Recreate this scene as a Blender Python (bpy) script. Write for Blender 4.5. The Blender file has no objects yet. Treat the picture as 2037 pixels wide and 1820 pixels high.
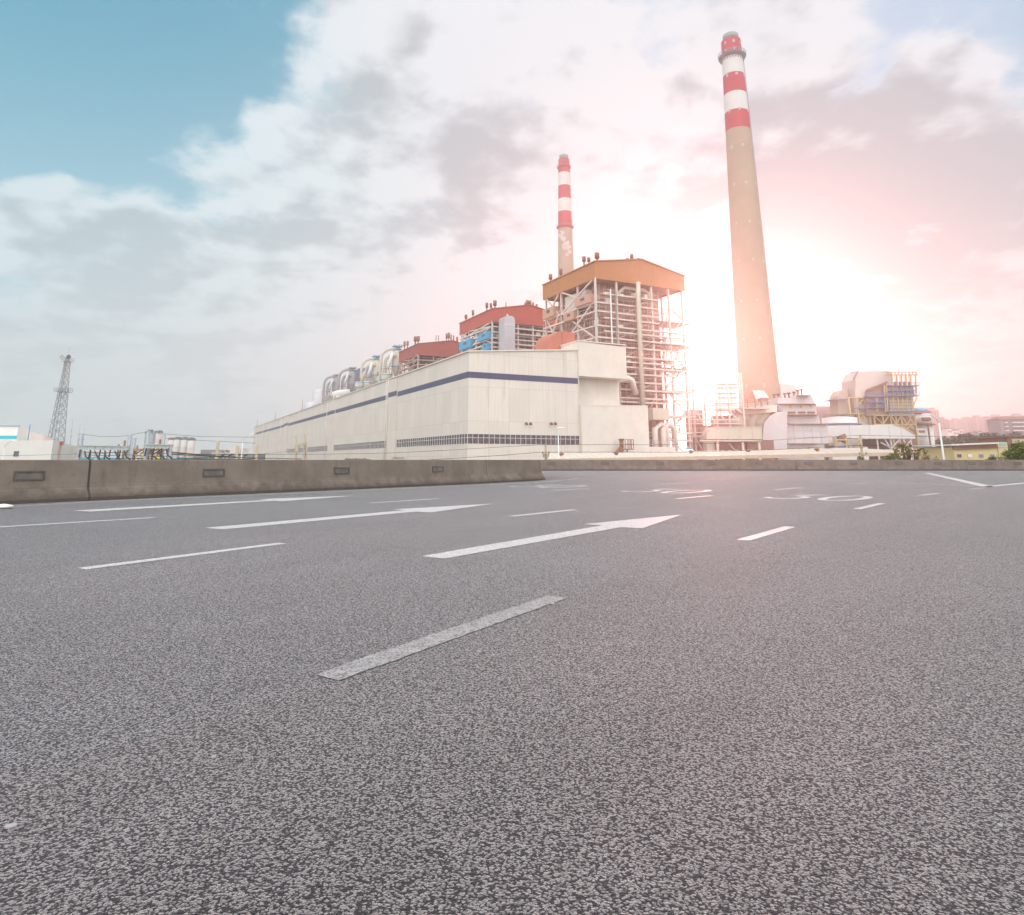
import bpy, math, random
from mathutils import Vector, Matrix
random.seed(7)
R = math.radians
sc = bpy.context.scene
# ------------------------------------------------------------------ camera
F, VD, HOR, CH, CX, PW = 1350.0, 6300.0, 914.5, 0.9, 1018.5, 2037.0
TH = 0.5*math.asin(2*F/VD)
PPY = HOR-F*math.tan(TH)
GZ = -6.0
HAZE = 0.00068
cam = bpy.data.cameras.new('camera'); co = bpy.data.objects.new('camera', cam)
sc.collection.objects.link(co); sc.camera = co
cam.sensor_width = 36; cam.lens = 36*F/PW; cam.clip_end = 9000; cam.clip_start = 0.05
cam.shift_y = -(910-PPY)/PW
co.location = (0, 0, CH); co.rotation_euler = (math.pi/2+TH, 0, 0)
def ray(x, y):
    u = x-CX; v = PPY-y
    return Vector((u, F*math.cos(TH)-v*math.sin(TH), F*math.sin(TH)+v*math.cos(TH)))
def atY(x, y, Y):
    r = ray(x, y); k = Y/r.y
    return Vector((r.x*k, Y, CH+r.z*k))
def atZ(x, y, Z=0.0):
    r = ray(x, y); k = (Z-CH)/r.z
    return Vector((r.x*k, r.y*k, Z))
# ------------------------------------------------------------------ node helper
class NT:
    def __init__(s, t): s.t = t; s.n = t.nodes; s.l = t.links
    def new(s, k, **kw):
        n = s.n.new(k)
        for a, b in kw.items(): setattr(n, a, b)
        return n
    def put(s, sock, v):
        if hasattr(v, 'is_output'): s.l.new(v, sock)
        elif isinstance(v, (tuple, list)) and len(v) == 3 and sock.type == 'RGBA': sock.default_value = (*v, 1)
        else: sock.default_value = v
    def m(s, op, a, b=0.0, c=0.0, clamp=False):
        n = s.new('ShaderNodeMath', operation=op); n.use_clamp = clamp
        s.put(n.inputs[0], a); s.put(n.inputs[1], b); s.put(n.inputs[2], c); return n.outputs[0]
    def vm(s, op, a, b=(0, 0, 0)):
        n = s.new('ShaderNodeVectorMath', operation=op); s.put(n.inputs[0], a); s.put(n.inputs[1], b)
        return n.outputs['Value'] if op in ('DOT_PRODUCT', 'LENGTH') else n.outputs[0]
    def noise(s, vec, scale, detail=4, rough=0.55, dist=0.0):
        n = s.new('ShaderNodeTexNoise'); s.put(n.inputs['Vector'], vec); n.inputs['Scale'].default_value = scale
        n.inputs['Detail'].default_value = detail; n.inputs['Roughness'].default_value = rough; n.inputs['Distortion'].default_value = dist
        return n.outputs['Fac']
    def mr(s, v, a, b, c=0.0, d=1.0, smooth=True):
        n = s.new('ShaderNodeMapRange'); n.interpolation_type = 'SMOOTHSTEP' if smooth else 'LINEAR'
        s.put(n.inputs[0], v)
        for i, q in enumerate((a, b, c, d)): n.inputs[i+1].default_value = q
        return n.outputs[0]
    def mix(s, f, a, b, mode='MIX'):
        n = s.new('ShaderNodeMix', data_type='RGBA', blend_type=mode)
        s.put(n.inputs[0], f); s.put(n.inputs[6], a); s.put(n.inputs[7], b); return n.outputs[2]
# ------------------------------------------------------------------ sun and sky
SUNP = (1408, 705)
sd = ray(*SUNP).normalized()
SEL, SAZ = math.asin(sd.z), math.atan2(sd.x, sd.y)
sl = bpy.data.lights.new('sun', 'SUN'); so = bpy.data.objects.new('sun', sl); sc.collection.objects.link(so)
sl.energy = 2.0; sl.angle = R(0.6); sl.color = (1.0, 0.43, 0.36)
so.rotation_euler = (-sd).to_track_quat('-Z', 'Y').to_euler()
w = bpy.data.worlds.new('World'); sc.world = w; w.use_nodes = True
T = NT(w.node_tree); T.n.clear()
out = T.new('ShaderNodeOutputWorld'); bg = T.new('ShaderNodeBackground'); T.l.new(bg.outputs[0], out.inputs[0])
sky = T.new('ShaderNodeTexSky', sky_type='NISHITA'); sky.sun_disc = False
sky.sun_elevation = SEL; sky.sun_rotation = SAZ; sky.air_density = 1.0; sky.dust_density = 1.0; sky.ozone_density = 2.0
tc = T.new('ShaderNodeTexCoord').outputs['Generated']
sp = T.new('ShaderNodeSeparateXYZ'); T.l.new(tc, sp.inputs[0])
zz = T.m('ADD', T.m('MAXIMUM', sp.outputs[2], 0.0), 0.30)
flat = T.vm('DIVIDE', tc, T.new('ShaderNodeCombineXYZ').outputs[0])
cz = flat.node.inputs[1].links[0].from_node
for i in range(3): T.l.new(zz, cz.inputs[i])
def lobe(px, py, rin, rout, wt):
    d = ray(px, py).normalized()
    q = T.vm('DOT_PRODUCT', T.vm('NORMALIZE', T.vm('ADD', tc, warp)), tuple(d))
    return T.mr(q, math.cos(R(rout)), math.cos(R(rin)), 0.0, wt)
wn = T.new('ShaderNodeTexNoise'); T.l.new(flat, wn.inputs['Vector']); wn.inputs['Scale'].default_value = 2.2; wn.inputs['Detail'].default_value = 5
warp = T.vm('MULTIPLY', T.vm('SUBTRACT', wn.outputs['Color'], (.5, .5, .5)), (.42, .42, .42))
def total(L):
    a = L[0]
    for b in L[1:]: a = T.m('ADD', a, b)
    return a
def wsub(v, k): return T.m('MULTIPLY', T.m('SUBTRACT', v, .5), k)
n1 = T.noise(flat, 2.3, 10, 0.60, 0.15)
fine = T.noise(flat, 7.0, 9, 0.66, 0.5)
def puff(vec, sc_, det):
    n_ = T.new('ShaderNodeTexVoronoi', feature='F1'); T.put(n_.inputs['Vector'], vec); n_.inputs['Scale'].default_value = sc_
    n_.inputs['Detail'].default_value = det; n_.inputs['Roughness'].default_value = .6; n_.inputs['Lacunarity'].default_value = 2.3
    return n_.outputs['Distance']
wflat = T.vm('ADD', flat, T.vm('MULTIPLY', warp, (.35, .35, .35)))
pf = T.m('SUBTRACT', .55, puff(wflat, 3.4, 2.0))
sunoff = tuple(Vector((.10, .16, -.02))*.55)
n1b = T.noise(T.vm('ADD', flat, sunoff), 2.3, 6, 0.60, 0.15)
pfb = T.m('SUBTRACT', .55, puff(T.vm('ADD', wflat, tuple(Vector((.10, .16, -.02))*.35)), 3.4, 2.0))
relief = T.m('ADD', wsub(T.m('ADD', T.m('SUBTRACT', n1, n1b), .5), 3.0), T.m('MULTIPLY', T.m('SUBTRACT', pf, pfb), .85))
base = T.m('ADD', T.m('ADD', wsub(n1, 2.3), wsub(fine, .8)), T.m('MULTIPLY', pf, .55))
cover = T.m('ADD', T.m('ADD', base, .30), T.m('ADD', T.m('ADD', T.mr(sp.outputs[2], .60, .72, 0, .8), T.mr(sp.outputs[1], .2, -.1, 0, .8)), total([lobe(-60, 40, 6, 33, -1.0), lobe(150, 420, 1, 8, .3), lobe(170, 200, 2, 11, -.45), lobe(400, 90, 1, 8, -.42), lobe(-60, 330, 2, 9, -.2), lobe(1330, -20, 1, 6, -.6),
    lobe(1655, 100, .5, 4, -.12), lobe(1640, 170, 1, 9, .25), lobe(2080, -40, 1, 7, -.4), lobe(30, 540, 2, 14, .65), lobe(1800, 100, 1, 6, .3), lobe(1100, 420, 16, 34, .45), lobe(1900, 420, 8, 20, .35), lobe(150, 700, 8, 30, .6), lobe(330, 440, 4, 14, .40), lobe(40, 400, 1, 9, .35), lobe(640, 60, 4, 14, .35)])))
cl = T.mr(cover, -0.20, 0.34)
thick = T.mr(cover, 0.1, 0.9)
n2 = T.noise(T.vm('ADD', flat, (3.1, 1.7, 0.4)), 1.5, 9, 0.55, 0.2)
grey = T.m('ADD', T.m('ADD', T.m('ADD', wsub(n2, 1.9), wsub(fine, .5)), T.m('MULTIPLY', relief, -1.6)), total([lobe(800, 390, 2, 15, .62), lobe(1880, 330, 3, 16, .85), lobe(330, 520, 2, 12, .6), lobe(190, 520, 2, 9, .3),
    lobe(1620, 450, 2, 7, .45), lobe(1950, 480, 2, 10, .3), lobe(1150, 120, 3, 12, -.5), lobe(1470, 560, 4, 26, .5), lobe(560, 180, 3, 14, -.3), lobe(330, 400, 1, 4, -.6), lobe(1060, 640, 6, 18, -.5), lobe(1950, 130, 1, 7, -.5), lobe(700, 600, 3, 12, -.2)]))
grey = T.m('MULTIPLY', T.mr(grey, -0.1, 1.15), T.mr(cl, .3, 1))
left = lobe(-150, 560, 12, 44, 1.0)
white = T.mix(left, (.78, .79, .82), (.69, .80, .83))
dark = T.mix(left, (.46, .47, .50), (.42, .53, .57))
cloud = T.mix(grey, white, dark)
blue = T.mix(T.mr(sp.outputs[2], 0.10, 0.62), (.40, .70, .80), (.09, .37, .52))
nish = T.mix(0.15, T.mix(lobe(1500, 60, 8, 26, .8), blue, (.60, .71, .88)), T.mix(1.0, sky.outputs[0], (.10, .10, .10), 'MULTIPLY'))
col = T.mix(cl, nish, cloud)
# thick milky air towards the skyline, the aureole of the sun and unseen sky overhead and behind, brightened to light the facing walls
col = T.mix(T.mr(sp.outputs[2], 0.34, 0.0, 0.0, 0.82), col, T.mix(left, (.60, .60, .60), (.60, .73, .76)))
sdot = T.m('MAXIMUM', T.vm('DOT_PRODUCT', tc, tuple(sd)), 0.0)
def add(col, fac, c):
    return T.mix(1.0, col, T.mix(fac, (0, 0, 0), c), 'ADD')
glow = T.m('POWER', sdot, 14.0)
col = T.mix(1.0, col, T.mix(T.m('MINIMUM', T.m('POWER', sdot, 110.0), 1.0), (0, 0, 0), (.22, .16, .15)), 'ADD')
n = T.new('ShaderNodeVectorMath', operation='SCALE'); T.put(n.inputs[0], (5.0, 3.8, 3.4)); T.l.new(T.m('POWER', sdot, 900.0), n.inputs['Scale'])
col = T.vm('ADD', col, n.outputs[0])
unseen_gain = T.m('ADD', T.mr(sp.outputs[2], 0.62, 0.95, 1.0, 2.4), T.mr(sp.outputs[1], 0.1, -0.5, 0.0, 1.5))
n = T.new('ShaderNodeVectorMath', operation='SCALE'); T.l.new(T.mix(T.mr(sp.outputs[1], 0.1, -0.5), col, T.mix(1.0, col, (1.0, .99, .975), 'MULTIPLY')), n.inputs[0]); T.l.new(unseen_gain, n.inputs['Scale'])
n2_ = T.new('ShaderNodeVectorMath', operation='SCALE'); T.l.new(n.outputs[0], n2_.inputs[0]); n2_.inputs['Scale'].default_value = 10.0
T.l.new(n2_.outputs[0], bg.inputs[0]); bg.inputs[1].default_value = 0.10
w.cycles.sampling_method = 'MANUAL'; w.cycles.sample_map_resolution = 512
sc.view_settings.view_transform = 'Standard'; sc.view_settings.look = 'None'; sc.view_settings.gamma = 1; sc.view_settings.exposure = 0.14
sc.cycles.max_bounces = 5; sc.cycles.volume_bounces = 3; sc.cycles.use_denoising = True; sc.cycles.diffuse_bounces = 2; sc.cycles.glossy_bounces = 2
sc.cycles.transparent_max_bounces = 8; sc.cycles.caustics_reflective = False; sc.cycles.caustics_refractive = False; sc.cycles.sample_clamp_indirect = 4
# ------------------------------------------------------------------ materials
MATS = {}
def mat(name, c, rough=.6, metal=0.0, var=.10, scale=1.5, streak=0.0, bump=0.0, corr=0.0, seam=0.0, spec=.4, dirt=(.25, .2, .16)):
    if name in MATS: return MATS[name]
    m = bpy.data.materials.new(name); m.use_nodes = True; t = NT(m.node_tree)
    b = t.n['Principled BSDF']; b.inputs['Roughness'].default_value = rough; b.inputs['Metallic'].default_value = metal
    b.inputs['Specular IOR Level'].default_value = spec
    oc = t.new('ShaderNodeTexCoord').outputs['Object']
    nz = t.noise(oc, scale, 5)
    k = t.mr(nz, .25, .75, 1-var, 1+var, False)
    v = t.new('ShaderNodeVectorMath', operation='SCALE'); t.put(v.inputs[0], c); t.l.new(k, v.inputs['Scale'])
    colr = v.outputs[0]
    if streak:
        st = t.vm('MULTIPLY', oc, (1.6, 1.6, .07))
        f = t.m('MULTIPLY', t.mr(t.noise(st, 1.0, 6, .7), .50, .78), t.mr(t.noise(oc, .12, 3), .35, .65, .3, 1))
        colr = t.mix(t.m('MULTIPLY', f, streak), colr, dirt)
    if seam:
        sx = t.new('ShaderNodeSeparateXYZ'); t.l.new(oc, sx.inputs[0])
        qq = t.m('ADD', t.m('MULTIPLY', sx.outputs[0], .445), t.m('MULTIPLY', sx.outputs[1], 1.343))
        fa = t.m('LESS_THAN', t.m('FRACT', t.m('DIVIDE', qq, seam)), .02); fb = t.m('LESS_THAN', t.m('FRACT', t.m('DIVIDE', sx.outputs[2], 7.7)), .012)
        colr = t.mix(t.m('MULTIPLY', t.m('MAXIMUM', fa, fb), .38), colr, dirt)
        cellv = t.noise(t.vm('MULTIPLY', t.vm('FLOOR', (lambda c_: (t.l.new(t.m('DIVIDE', qq, seam), c_.inputs[0]), t.l.new(t.m('DIVIDE', sx.outputs[2], 7.7), c_.inputs[1]), c_.outputs[0])[2])(t.new('ShaderNodeCombineXYZ'))), (7.3, 3.1, 1)), 1.0, 1)
        k2 = t.new('ShaderNodeVectorMath', operation='SCALE'); t.put(k2.inputs[0], colr); t.put(k2.inputs['Scale'], t.mr(cellv, .3, .7, .95, 1.05, False)); colr = k2.outputs[0]
    t.put(b.inputs['Base Color'], colr)
    h = None
    if corr:
        sx = t.new('ShaderNodeSeparateXYZ'); t.l.new(oc, sx.inputs[0])
        q = t.m('ADD', t.m('MULTIPLY', sx.outputs[0], .894), t.m('MULTIPLY', sx.outputs[1], .449))
        q2 = t.m('ADD', t.m('MULTIPLY', sx.outputs[0], -.449), t.m('MULTIPLY', sx.outputs[1], .894))
        h = t.m('SINE', t.m('MULTIPLY', t.m('ADD', q, q2), 2*math.pi/corr))
    if bump and h is None: h = t.noise(oc, 14.0, 4)
    if h is not None:
        bn = t.new('ShaderNodeBump'); bn.inputs['Strength'].default_value = bump or .3; bn.inputs['Distance'].default_value = .05
        t.l.new(h, bn.inputs['Height']); t.l.new(bn.outputs[0], b.inputs['Normal'])
    MATS[name] = m; return m
CREAM = mat('cream_cladding', (.75, .68, .60), .55, var=.06, scale=.12, streak=.6, corr=.9, seam=5.2, bump=.25, dirt=(.42, .33, .25))
STRIPE = mat('navy_stripe', (.075, .075, .15), .5, var=.1)
GLASS = mat('window_glass', (.11, .068, .085), .2, var=.85, scale=.9, spec=.5)
WHITE = mat('white_paint', (.72, .71, .69), .5, var=.06, streak=.15, dirt=(.45, .38, .3))
PALE = mat('pale_plaster', (.78, .71, .63), .7, var=.07, scale=.3, streak=.25, dirt=(.42, .34, .27))
LIGHTW = mat('white_cladding', (.70, .70, .68), .6, var=.05, scale=.3, streak=.2, dirt=(.42, .38, .33))
ORANGE = mat('orange_cladding', (.50, .21, .08), .6, var=.07, scale=.3, streak=.35, corr=.8, bump=.2, dirt=(.28, .12, .07))
RED = mat('red_cladding', (.48, .095, .06), .6, var=.08, scale=.3, streak=.2, corr=.8, bump=.2, dirt=(.3, .1, .06))
DRED = mat('dark_red_cladding', (.34, .07, .05), .65, var=.10, scale=.3, streak=.25, corr=.8, bump=.2, dirt=(.2, .07, .05))
STEEL = mat('cream_steel', (.70, .60, .54), .5, var=.12, scale=.8, streak=.3, dirt=(.3, .16, .1))
GSTEEL = mat('grey_steel', (.34, .37, .39), .45, metal=.3, var=.12)
BROWN = mat('brown_lagging', (.24, .12, .09), .75, var=.25, scale=.5)
DARKB = mat('dark_recess', (.11, .07, .055), .8, var=.2)
SILVER = mat('silver_duct', (.56, .57, .60), .42, metal=.35, var=.08)
CONC = mat('tower_concrete', (.44, .33, .235), .8, var=.10, scale=.10, streak=.30, dirt=(.27, .19, .11))
CRED = mat('chimney_red', (.50, .035, .045), .6, var=.1, scale=.2, streak=.15, dirt=(.3, .08, .07))
CWHITE = mat('chimney_white', (.68, .66, .63), .6, var=.06, scale=.2, streak=.3, dirt=(.45, .38, .3))
CAP = mat('chimney_cap', (.26, .27, .27), .6, var=.1)
BLUE = mat('blue_paint', (.055, .33, .58), .5, var=.1)
CYAN = mat('cyan_paint', (.02, .42, .50), .5, var=.05)
STEELBLUE = mat('platform_blue', (.10, .20, .42), .5, var=.15)
YELLOWF = mat('yellow_steel', (.55, .43, .20), .5, var=.12)
YEL = mat('yellow_sign_paint', (.75, .50, .03), .5, var=.08)
YWALL = mat('yellow_render', (.66, .54, .27), .8, var=.08, scale=.4, streak=.2)
RUST = mat('rusty_steel', (.26, .13, .08), .75, var=.3, scale=2)
BLACKM = mat('dark_metal', (.06, .055, .05), .5, var=.2)
GREYP = mat('grey_vessel', (.34, .32, .33), .5, var=.12, streak=.2)
CREAMP = mat('cream_vessel', (.58, .55, .44), .45, var=.06, streak=.2, dirt=(.35, .3, .2))
ROOFT = mat('tile_roof', (.22, .10, .08), .8, var=.15)
APT = mat('apartment_render', (.27, .21, .20), .8, var=.06, scale=.05)
APTG = mat('grey_apartment_render', (.24, .23, .24), .8, var=.06, scale=.05)
APTD = mat('apartment_windows', (.12, .12, .14), .4, var=.2)
BARK = mat('bark', (.10, .075, .05), .9, var=.2, scale=5)
def facade(name, c):
    m = bpy.data.materials.new(name); m.use_nodes = True; t = NT(m.node_tree); b = t.n['Principled BSDF']
    oc = t.new('ShaderNodeTexCoord').outputs['Object']; sx = t.new('ShaderNodeSeparateXYZ'); t.l.new(oc, sx.inputs[0])
    fx = t.m('FRACT', t.m('DIVIDE', t.m('ADD', sx.outputs[0], sx.outputs[1]), 4.6)); fz = t.m('FRACT', t.m('DIVIDE', sx.outputs[2], 3.1))
    w_ = t.m('MULTIPLY', t.m('MULTIPLY', t.m('GREATER_THAN', fx, .28), t.m('LESS_THAN', fx, .78)), t.m('MULTIPLY', t.m('GREATER_THAN', fz, .3), t.m('LESS_THAN', fz, .75)))
    t.put(b.inputs['Base Color'], t.mix(t.m('MULTIPLY', w_, .75), c, (.07, .07, .08))); b.inputs['Roughness'].default_value = .7
    return m
def foliage(name, c1, c2):
    m = bpy.data.materials.new(name); m.use_nodes = True; t = NT(m.node_tree); b = t.n['Principled BSDF']
    g = t.new('ShaderNodeNewGeometry'); oc = t.new('ShaderNodeTexCoord').outputs['Object']
    f = t.m('ADD', t.m('MULTIPLY', g.outputs['Random Per Island'], .6), t.m('MULTIPLY', t.noise(oc, 1.2, 2), .5))
    t.put(b.inputs['Base Color'], t.mix(f, c1, c2)); b.inputs['Roughness'].default_value = .6
    return m
LEAF = foliage('leaf_green', (.035, .07, .008), (.16, .20, .02))
LEAFB = foliage('leaf_olive', (.10, .07, .015), (.22, .17, .03))
LEAFD = foliage('leaf_far', (.05, .055, .025), (.10, .09, .05))
# concrete of the barriers
def concrete():
    m = bpy.data.materials.new('barrier_concrete'); m.use_nodes = True; t = NT(m.node_tree); b = t.n['Principled BSDF']
    g = t.new('ShaderNodeNewGeometry').outputs['Position']
    c = t.mix(t.mr(t.noise(g, .9, 6, .6), .3, .7), (.165, .135, .108), (.235, .195, .16))
    c = t.mix(t.m('MULTIPLY', t.mr(t.noise(t.vm('MULTIPLY', g, (3, 3, .6)), 1.0, 6, .7), .52, .75), .55), c, (.10, .08, .065))
    c = t.mix(t.m('MULTIPLY', t.mr(t.noise(g, 6, 3, .6), .6, .78), .5), c, (.12, .10, .085))
    c = t.mix(t.mr(t.noise(g, 60, 2, .5), .62, .72, 0, .35), c, (.09, .08, .07))
    sx = t.new('ShaderNodeSeparateXYZ'); t.l.new(g, sx.inputs[0])
    low = t.mr(t.m('ADD', sx.outputs[2], t.m('MULTIPLY', t.m('SUBTRACT', t.noise(g, 2.6, 5, .7), .5), .7)), .05, .38, .75, 0)
    c = t.mix(low, c, (.075, .06, .05))
    top = t.mr(t.m('ADD', sx.outputs[2], t.m('MULTIPLY', t.m('SUBTRACT', t.noise(t.vm('MULTIPLY', g, (5, 5, .8)), 1.0, 5, .7), .5), 1.2)), .95, 1.15, 0, .5)
    c = t.mix(top, c, (.09, .075, .062))
    t.put(b.inputs['Base Color'], c); b.inputs['Roughness'].default_value = .85; b.inputs['Specular IOR Level'].default_value = .25
    bn = t.new('ShaderNodeBump'); bn.inputs['Strength'].default_value = .35; bn.inputs['Distance'].default_value = .01
    t.l.new(t.noise(g, 35, 6, .6), bn.inputs['Height']); t.l.new(bn.outputs[0], b.inputs['Normal'])
    return m
BCONC = concrete()
def asphalt():
    m = bpy.data.materials.new('asphalt'); m.use_nodes = True; t = NT(m.node_tree); b = t.n['Principled BSDF']
    g = t.new('ShaderNodeNewGeometry').outputs['Position']
    gw = t.vm('ADD', g, t.vm('MULTIPLY', t.vm('SUBTRACT', (lambda n: (t.put(n.inputs['Vector'], g), setattr(n.inputs['Scale'], 'default_value', 70), n.outputs['Color'])[2])(t.new('ShaderNodeTexNoise')), (.5, .5, .5)), (.012, .012, 0)))
    vo = t.new('ShaderNodeTexVoronoi', feature='F1'); t.put(vo.inputs['Vector'], gw); vo.inputs['Scale'].default_value = 132
    vo2 = t.new('ShaderNodeTexVoronoi', feature='F1'); t.put(vo2.inputs['Vector'], gw); vo2.inputs['Scale'].default_value = 230
    sv = t.new('ShaderNodeSeparateXYZ'); t.l.new(vo.outputs['Color'], sv.inputs[0])
    sv2 = t.new('ShaderNodeSeparateXYZ'); t.l.new(vo2.outputs['Color'], sv2.inputs[0])
    stone = t.m('ADD', t.m('MULTIPLY', sv.outputs[0], .6), t.m('MULTIPLY', sv2.outputs[0], .4))
    big = t.noise(g, .45, 6, .65); mid = t.noise(g, 62, 5, .78)
    tone = t.m('ADD', stone, t.m('MULTIPLY', t.m('SUBTRACT', mid, .5), 1.5))
    rockm = t.mr(t.m('ADD', vo.outputs['Distance'], t.m('MULTIPLY', t.m('SUBTRACT', mid, .5), 1.5)), .66, .28)
    grit = t.mr(vo2.outputs['Distance'], .6, .2)
    val = t.m('MULTIPLY', t.m('MULTIPLY', rockm, t.m('ADD', .45, t.m('MULTIPLY', grit, .55))), t.m('ADD', .35, t.m('MULTIPLY', stone, 1.1)))
    rock = t.mix(sv.outputs[1], (.165, .168, .19), (.19, .175, .168))
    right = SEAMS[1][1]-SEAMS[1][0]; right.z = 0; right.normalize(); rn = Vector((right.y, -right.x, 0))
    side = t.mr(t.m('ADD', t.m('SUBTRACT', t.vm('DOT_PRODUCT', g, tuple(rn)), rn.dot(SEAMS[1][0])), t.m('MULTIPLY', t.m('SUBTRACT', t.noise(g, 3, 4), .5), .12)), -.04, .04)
    rock = t.mix(side, rock, t.mix(1.0, rock, (1.0, .82, .74), 'MULTIPLY'))  # right of the seam: browner paving, with the sun flare's pink tinted in
    c = t.mix(val, (.011, .011, .014), rock)
    c = t.mix(t.mr(t.noise(g, 9, 2), .70, .76, 0, .25), c, (.3, .29, .28))
    k = t.new('ShaderNodeVectorMath', operation='SCALE'); t.put(k.inputs[0], c); t.put(k.inputs['Scale'], t.mr(big, .3, .7, .66, 1.34, False))
    c = k.outputs[0]
    ldir = (.62, .784, 0); lnrm = (.784, -.62, 0)
    cb_ = t.new('ShaderNodeCombineXYZ'); t.put(cb_.inputs[0], t.m('MULTIPLY', t.vm('DOT_PRODUCT', g, lnrm), 1.25)); t.put(cb_.inputs[1], t.m('MULTIPLY', t.vm('DOT_PRODUCT', g, ldir), .10))
    wear = t.noise(cb_.outputs[0], 1.0, 5, .6)
    k = t.new('ShaderNodeVectorMath', operation='SCALE'); t.put(k.inputs[0], c); t.put(k.inputs['Scale'], t.mr(wear, .32, .68, .66, 1.34, False)); c = k.outputs[0]
    spot = t.mr(t.noise(g, 1.7, 3, .5), .70, .78, 0, .45); c = t.mix(spot, c, (.025, .024, .026))
    # seams of the paving passes, dark tarry lines beside the lane lines, broken up by wear
    for (a, bb, wd, st) in SEAMS:
        d = (bb-a); d.z = 0; L = d.length; d.normalize(); nrm = Vector((-d.y, d.x, 0)); off = -nrm.dot(a)
        q = t.m('ABSOLUTE', t.m('ADD', t.m('ADD', t.vm('DOT_PRODUCT', g, tuple(nrm)), off), t.m('MULTIPLY', t.m('SUBTRACT', t.noise(g, .8, 3), .5), .25)))
        along = t.m('SUBTRACT', t.vm('DOT_PRODUCT', g, tuple(d)), d.dot(a))
        f = t.m('MULTIPLY', t.mr(q, 0, wd, st, 0), t.m('MULTIPLY', t.mr(along, -1, 1), t.mr(along, L+2, L)))
        f = t.m('MULTIPLY', f, t.mr(t.noise(g, 2.2, 3), .35, .6, .45, 1))
        c = t.mix(f, c, (.02, .019, .02))
    t.put(b.inputs['Base Color'], c)
    t.put(b.inputs['Roughness'], t.mr(stone, 0, 1, .82, .64, False)); t.put(b.inputs['Specular IOR Level'], t.mr(val, 0, .5, .1, .7, False)); t.put(b.inputs['Sheen Weight'], t.mr(val, 0, .6, .25, 1.0, False)); b.inputs['Sheen Roughness'].default_value = .38
    bn = t.new('ShaderNodeBump'); bn.inputs['Strength'].default_value = .75; bn.inputs['Distance'].default_value = .005
    hh = t.m('ADD', t.m('MULTIPLY', rockm, .9), t.m('MULTIPLY', mid, .8))
    hh = t.m('SUBTRACT', hh, t.m('MULTIPLY', vo2.outputs['Distance'], .35))
    t.l.new(hh, bn.inputs['Height']); t.l.new(bn.outputs[0], b.inputs['Normal'])
    return m
def paint(nm='road_paint', c1=(.46, .46, .45), c2=(.62, .61, .60), wr=.55):
    m = bpy.data.materials.new(nm); m.use_nodes = True; t = NT(m.node_tree); b = t.n['Principled BSDF']
    g = t.new('ShaderNodeNewGeometry').outputs['Position']
    c = t.mix(t.mr(t.noise(g, 12, 5, .6), .35, .7), c1, c2)
    c = t.mix(t.mr(t.noise(g, 55, 4, .75), wr, wr+.10, 0, .8), c, (.13, .13, .13))
    vo = t.new('ShaderNodeTexVoronoi', feature='F1'); t.put(vo.inputs['Vector'], g); vo.inputs['Scale'].default_value = 88
    pit = t.m('MULTIPLY', t.mr(t.m('ADD', vo.outputs['Distance'], t.m('MULTIPLY', t.m('SUBTRACT', t.noise(g, 30, 3), .5), .9)), .50, .72), .5 if nm == 'road_paint' else .8)
    c = t.mix(pit, c, (.07, .07, .075))
    t.put(b.inputs['Base Color'], c); b.inputs['Roughness'].default_value = .6
    bn = t.new('ShaderNodeBump'); bn.inputs['Strength'].default_value = .4; bn.inputs['Distance'].default_value = .003
    t.l.new(t.noise(g, 80, 4, .7), bn.inputs['Height']); t.l.new(bn.outputs[0], b.inputs['Normal'])
    return m
PAINT = paint()
OLDP = paint('worn_road_paint', (.27, .265, .26), (.36, .355, .345), .55)
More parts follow.
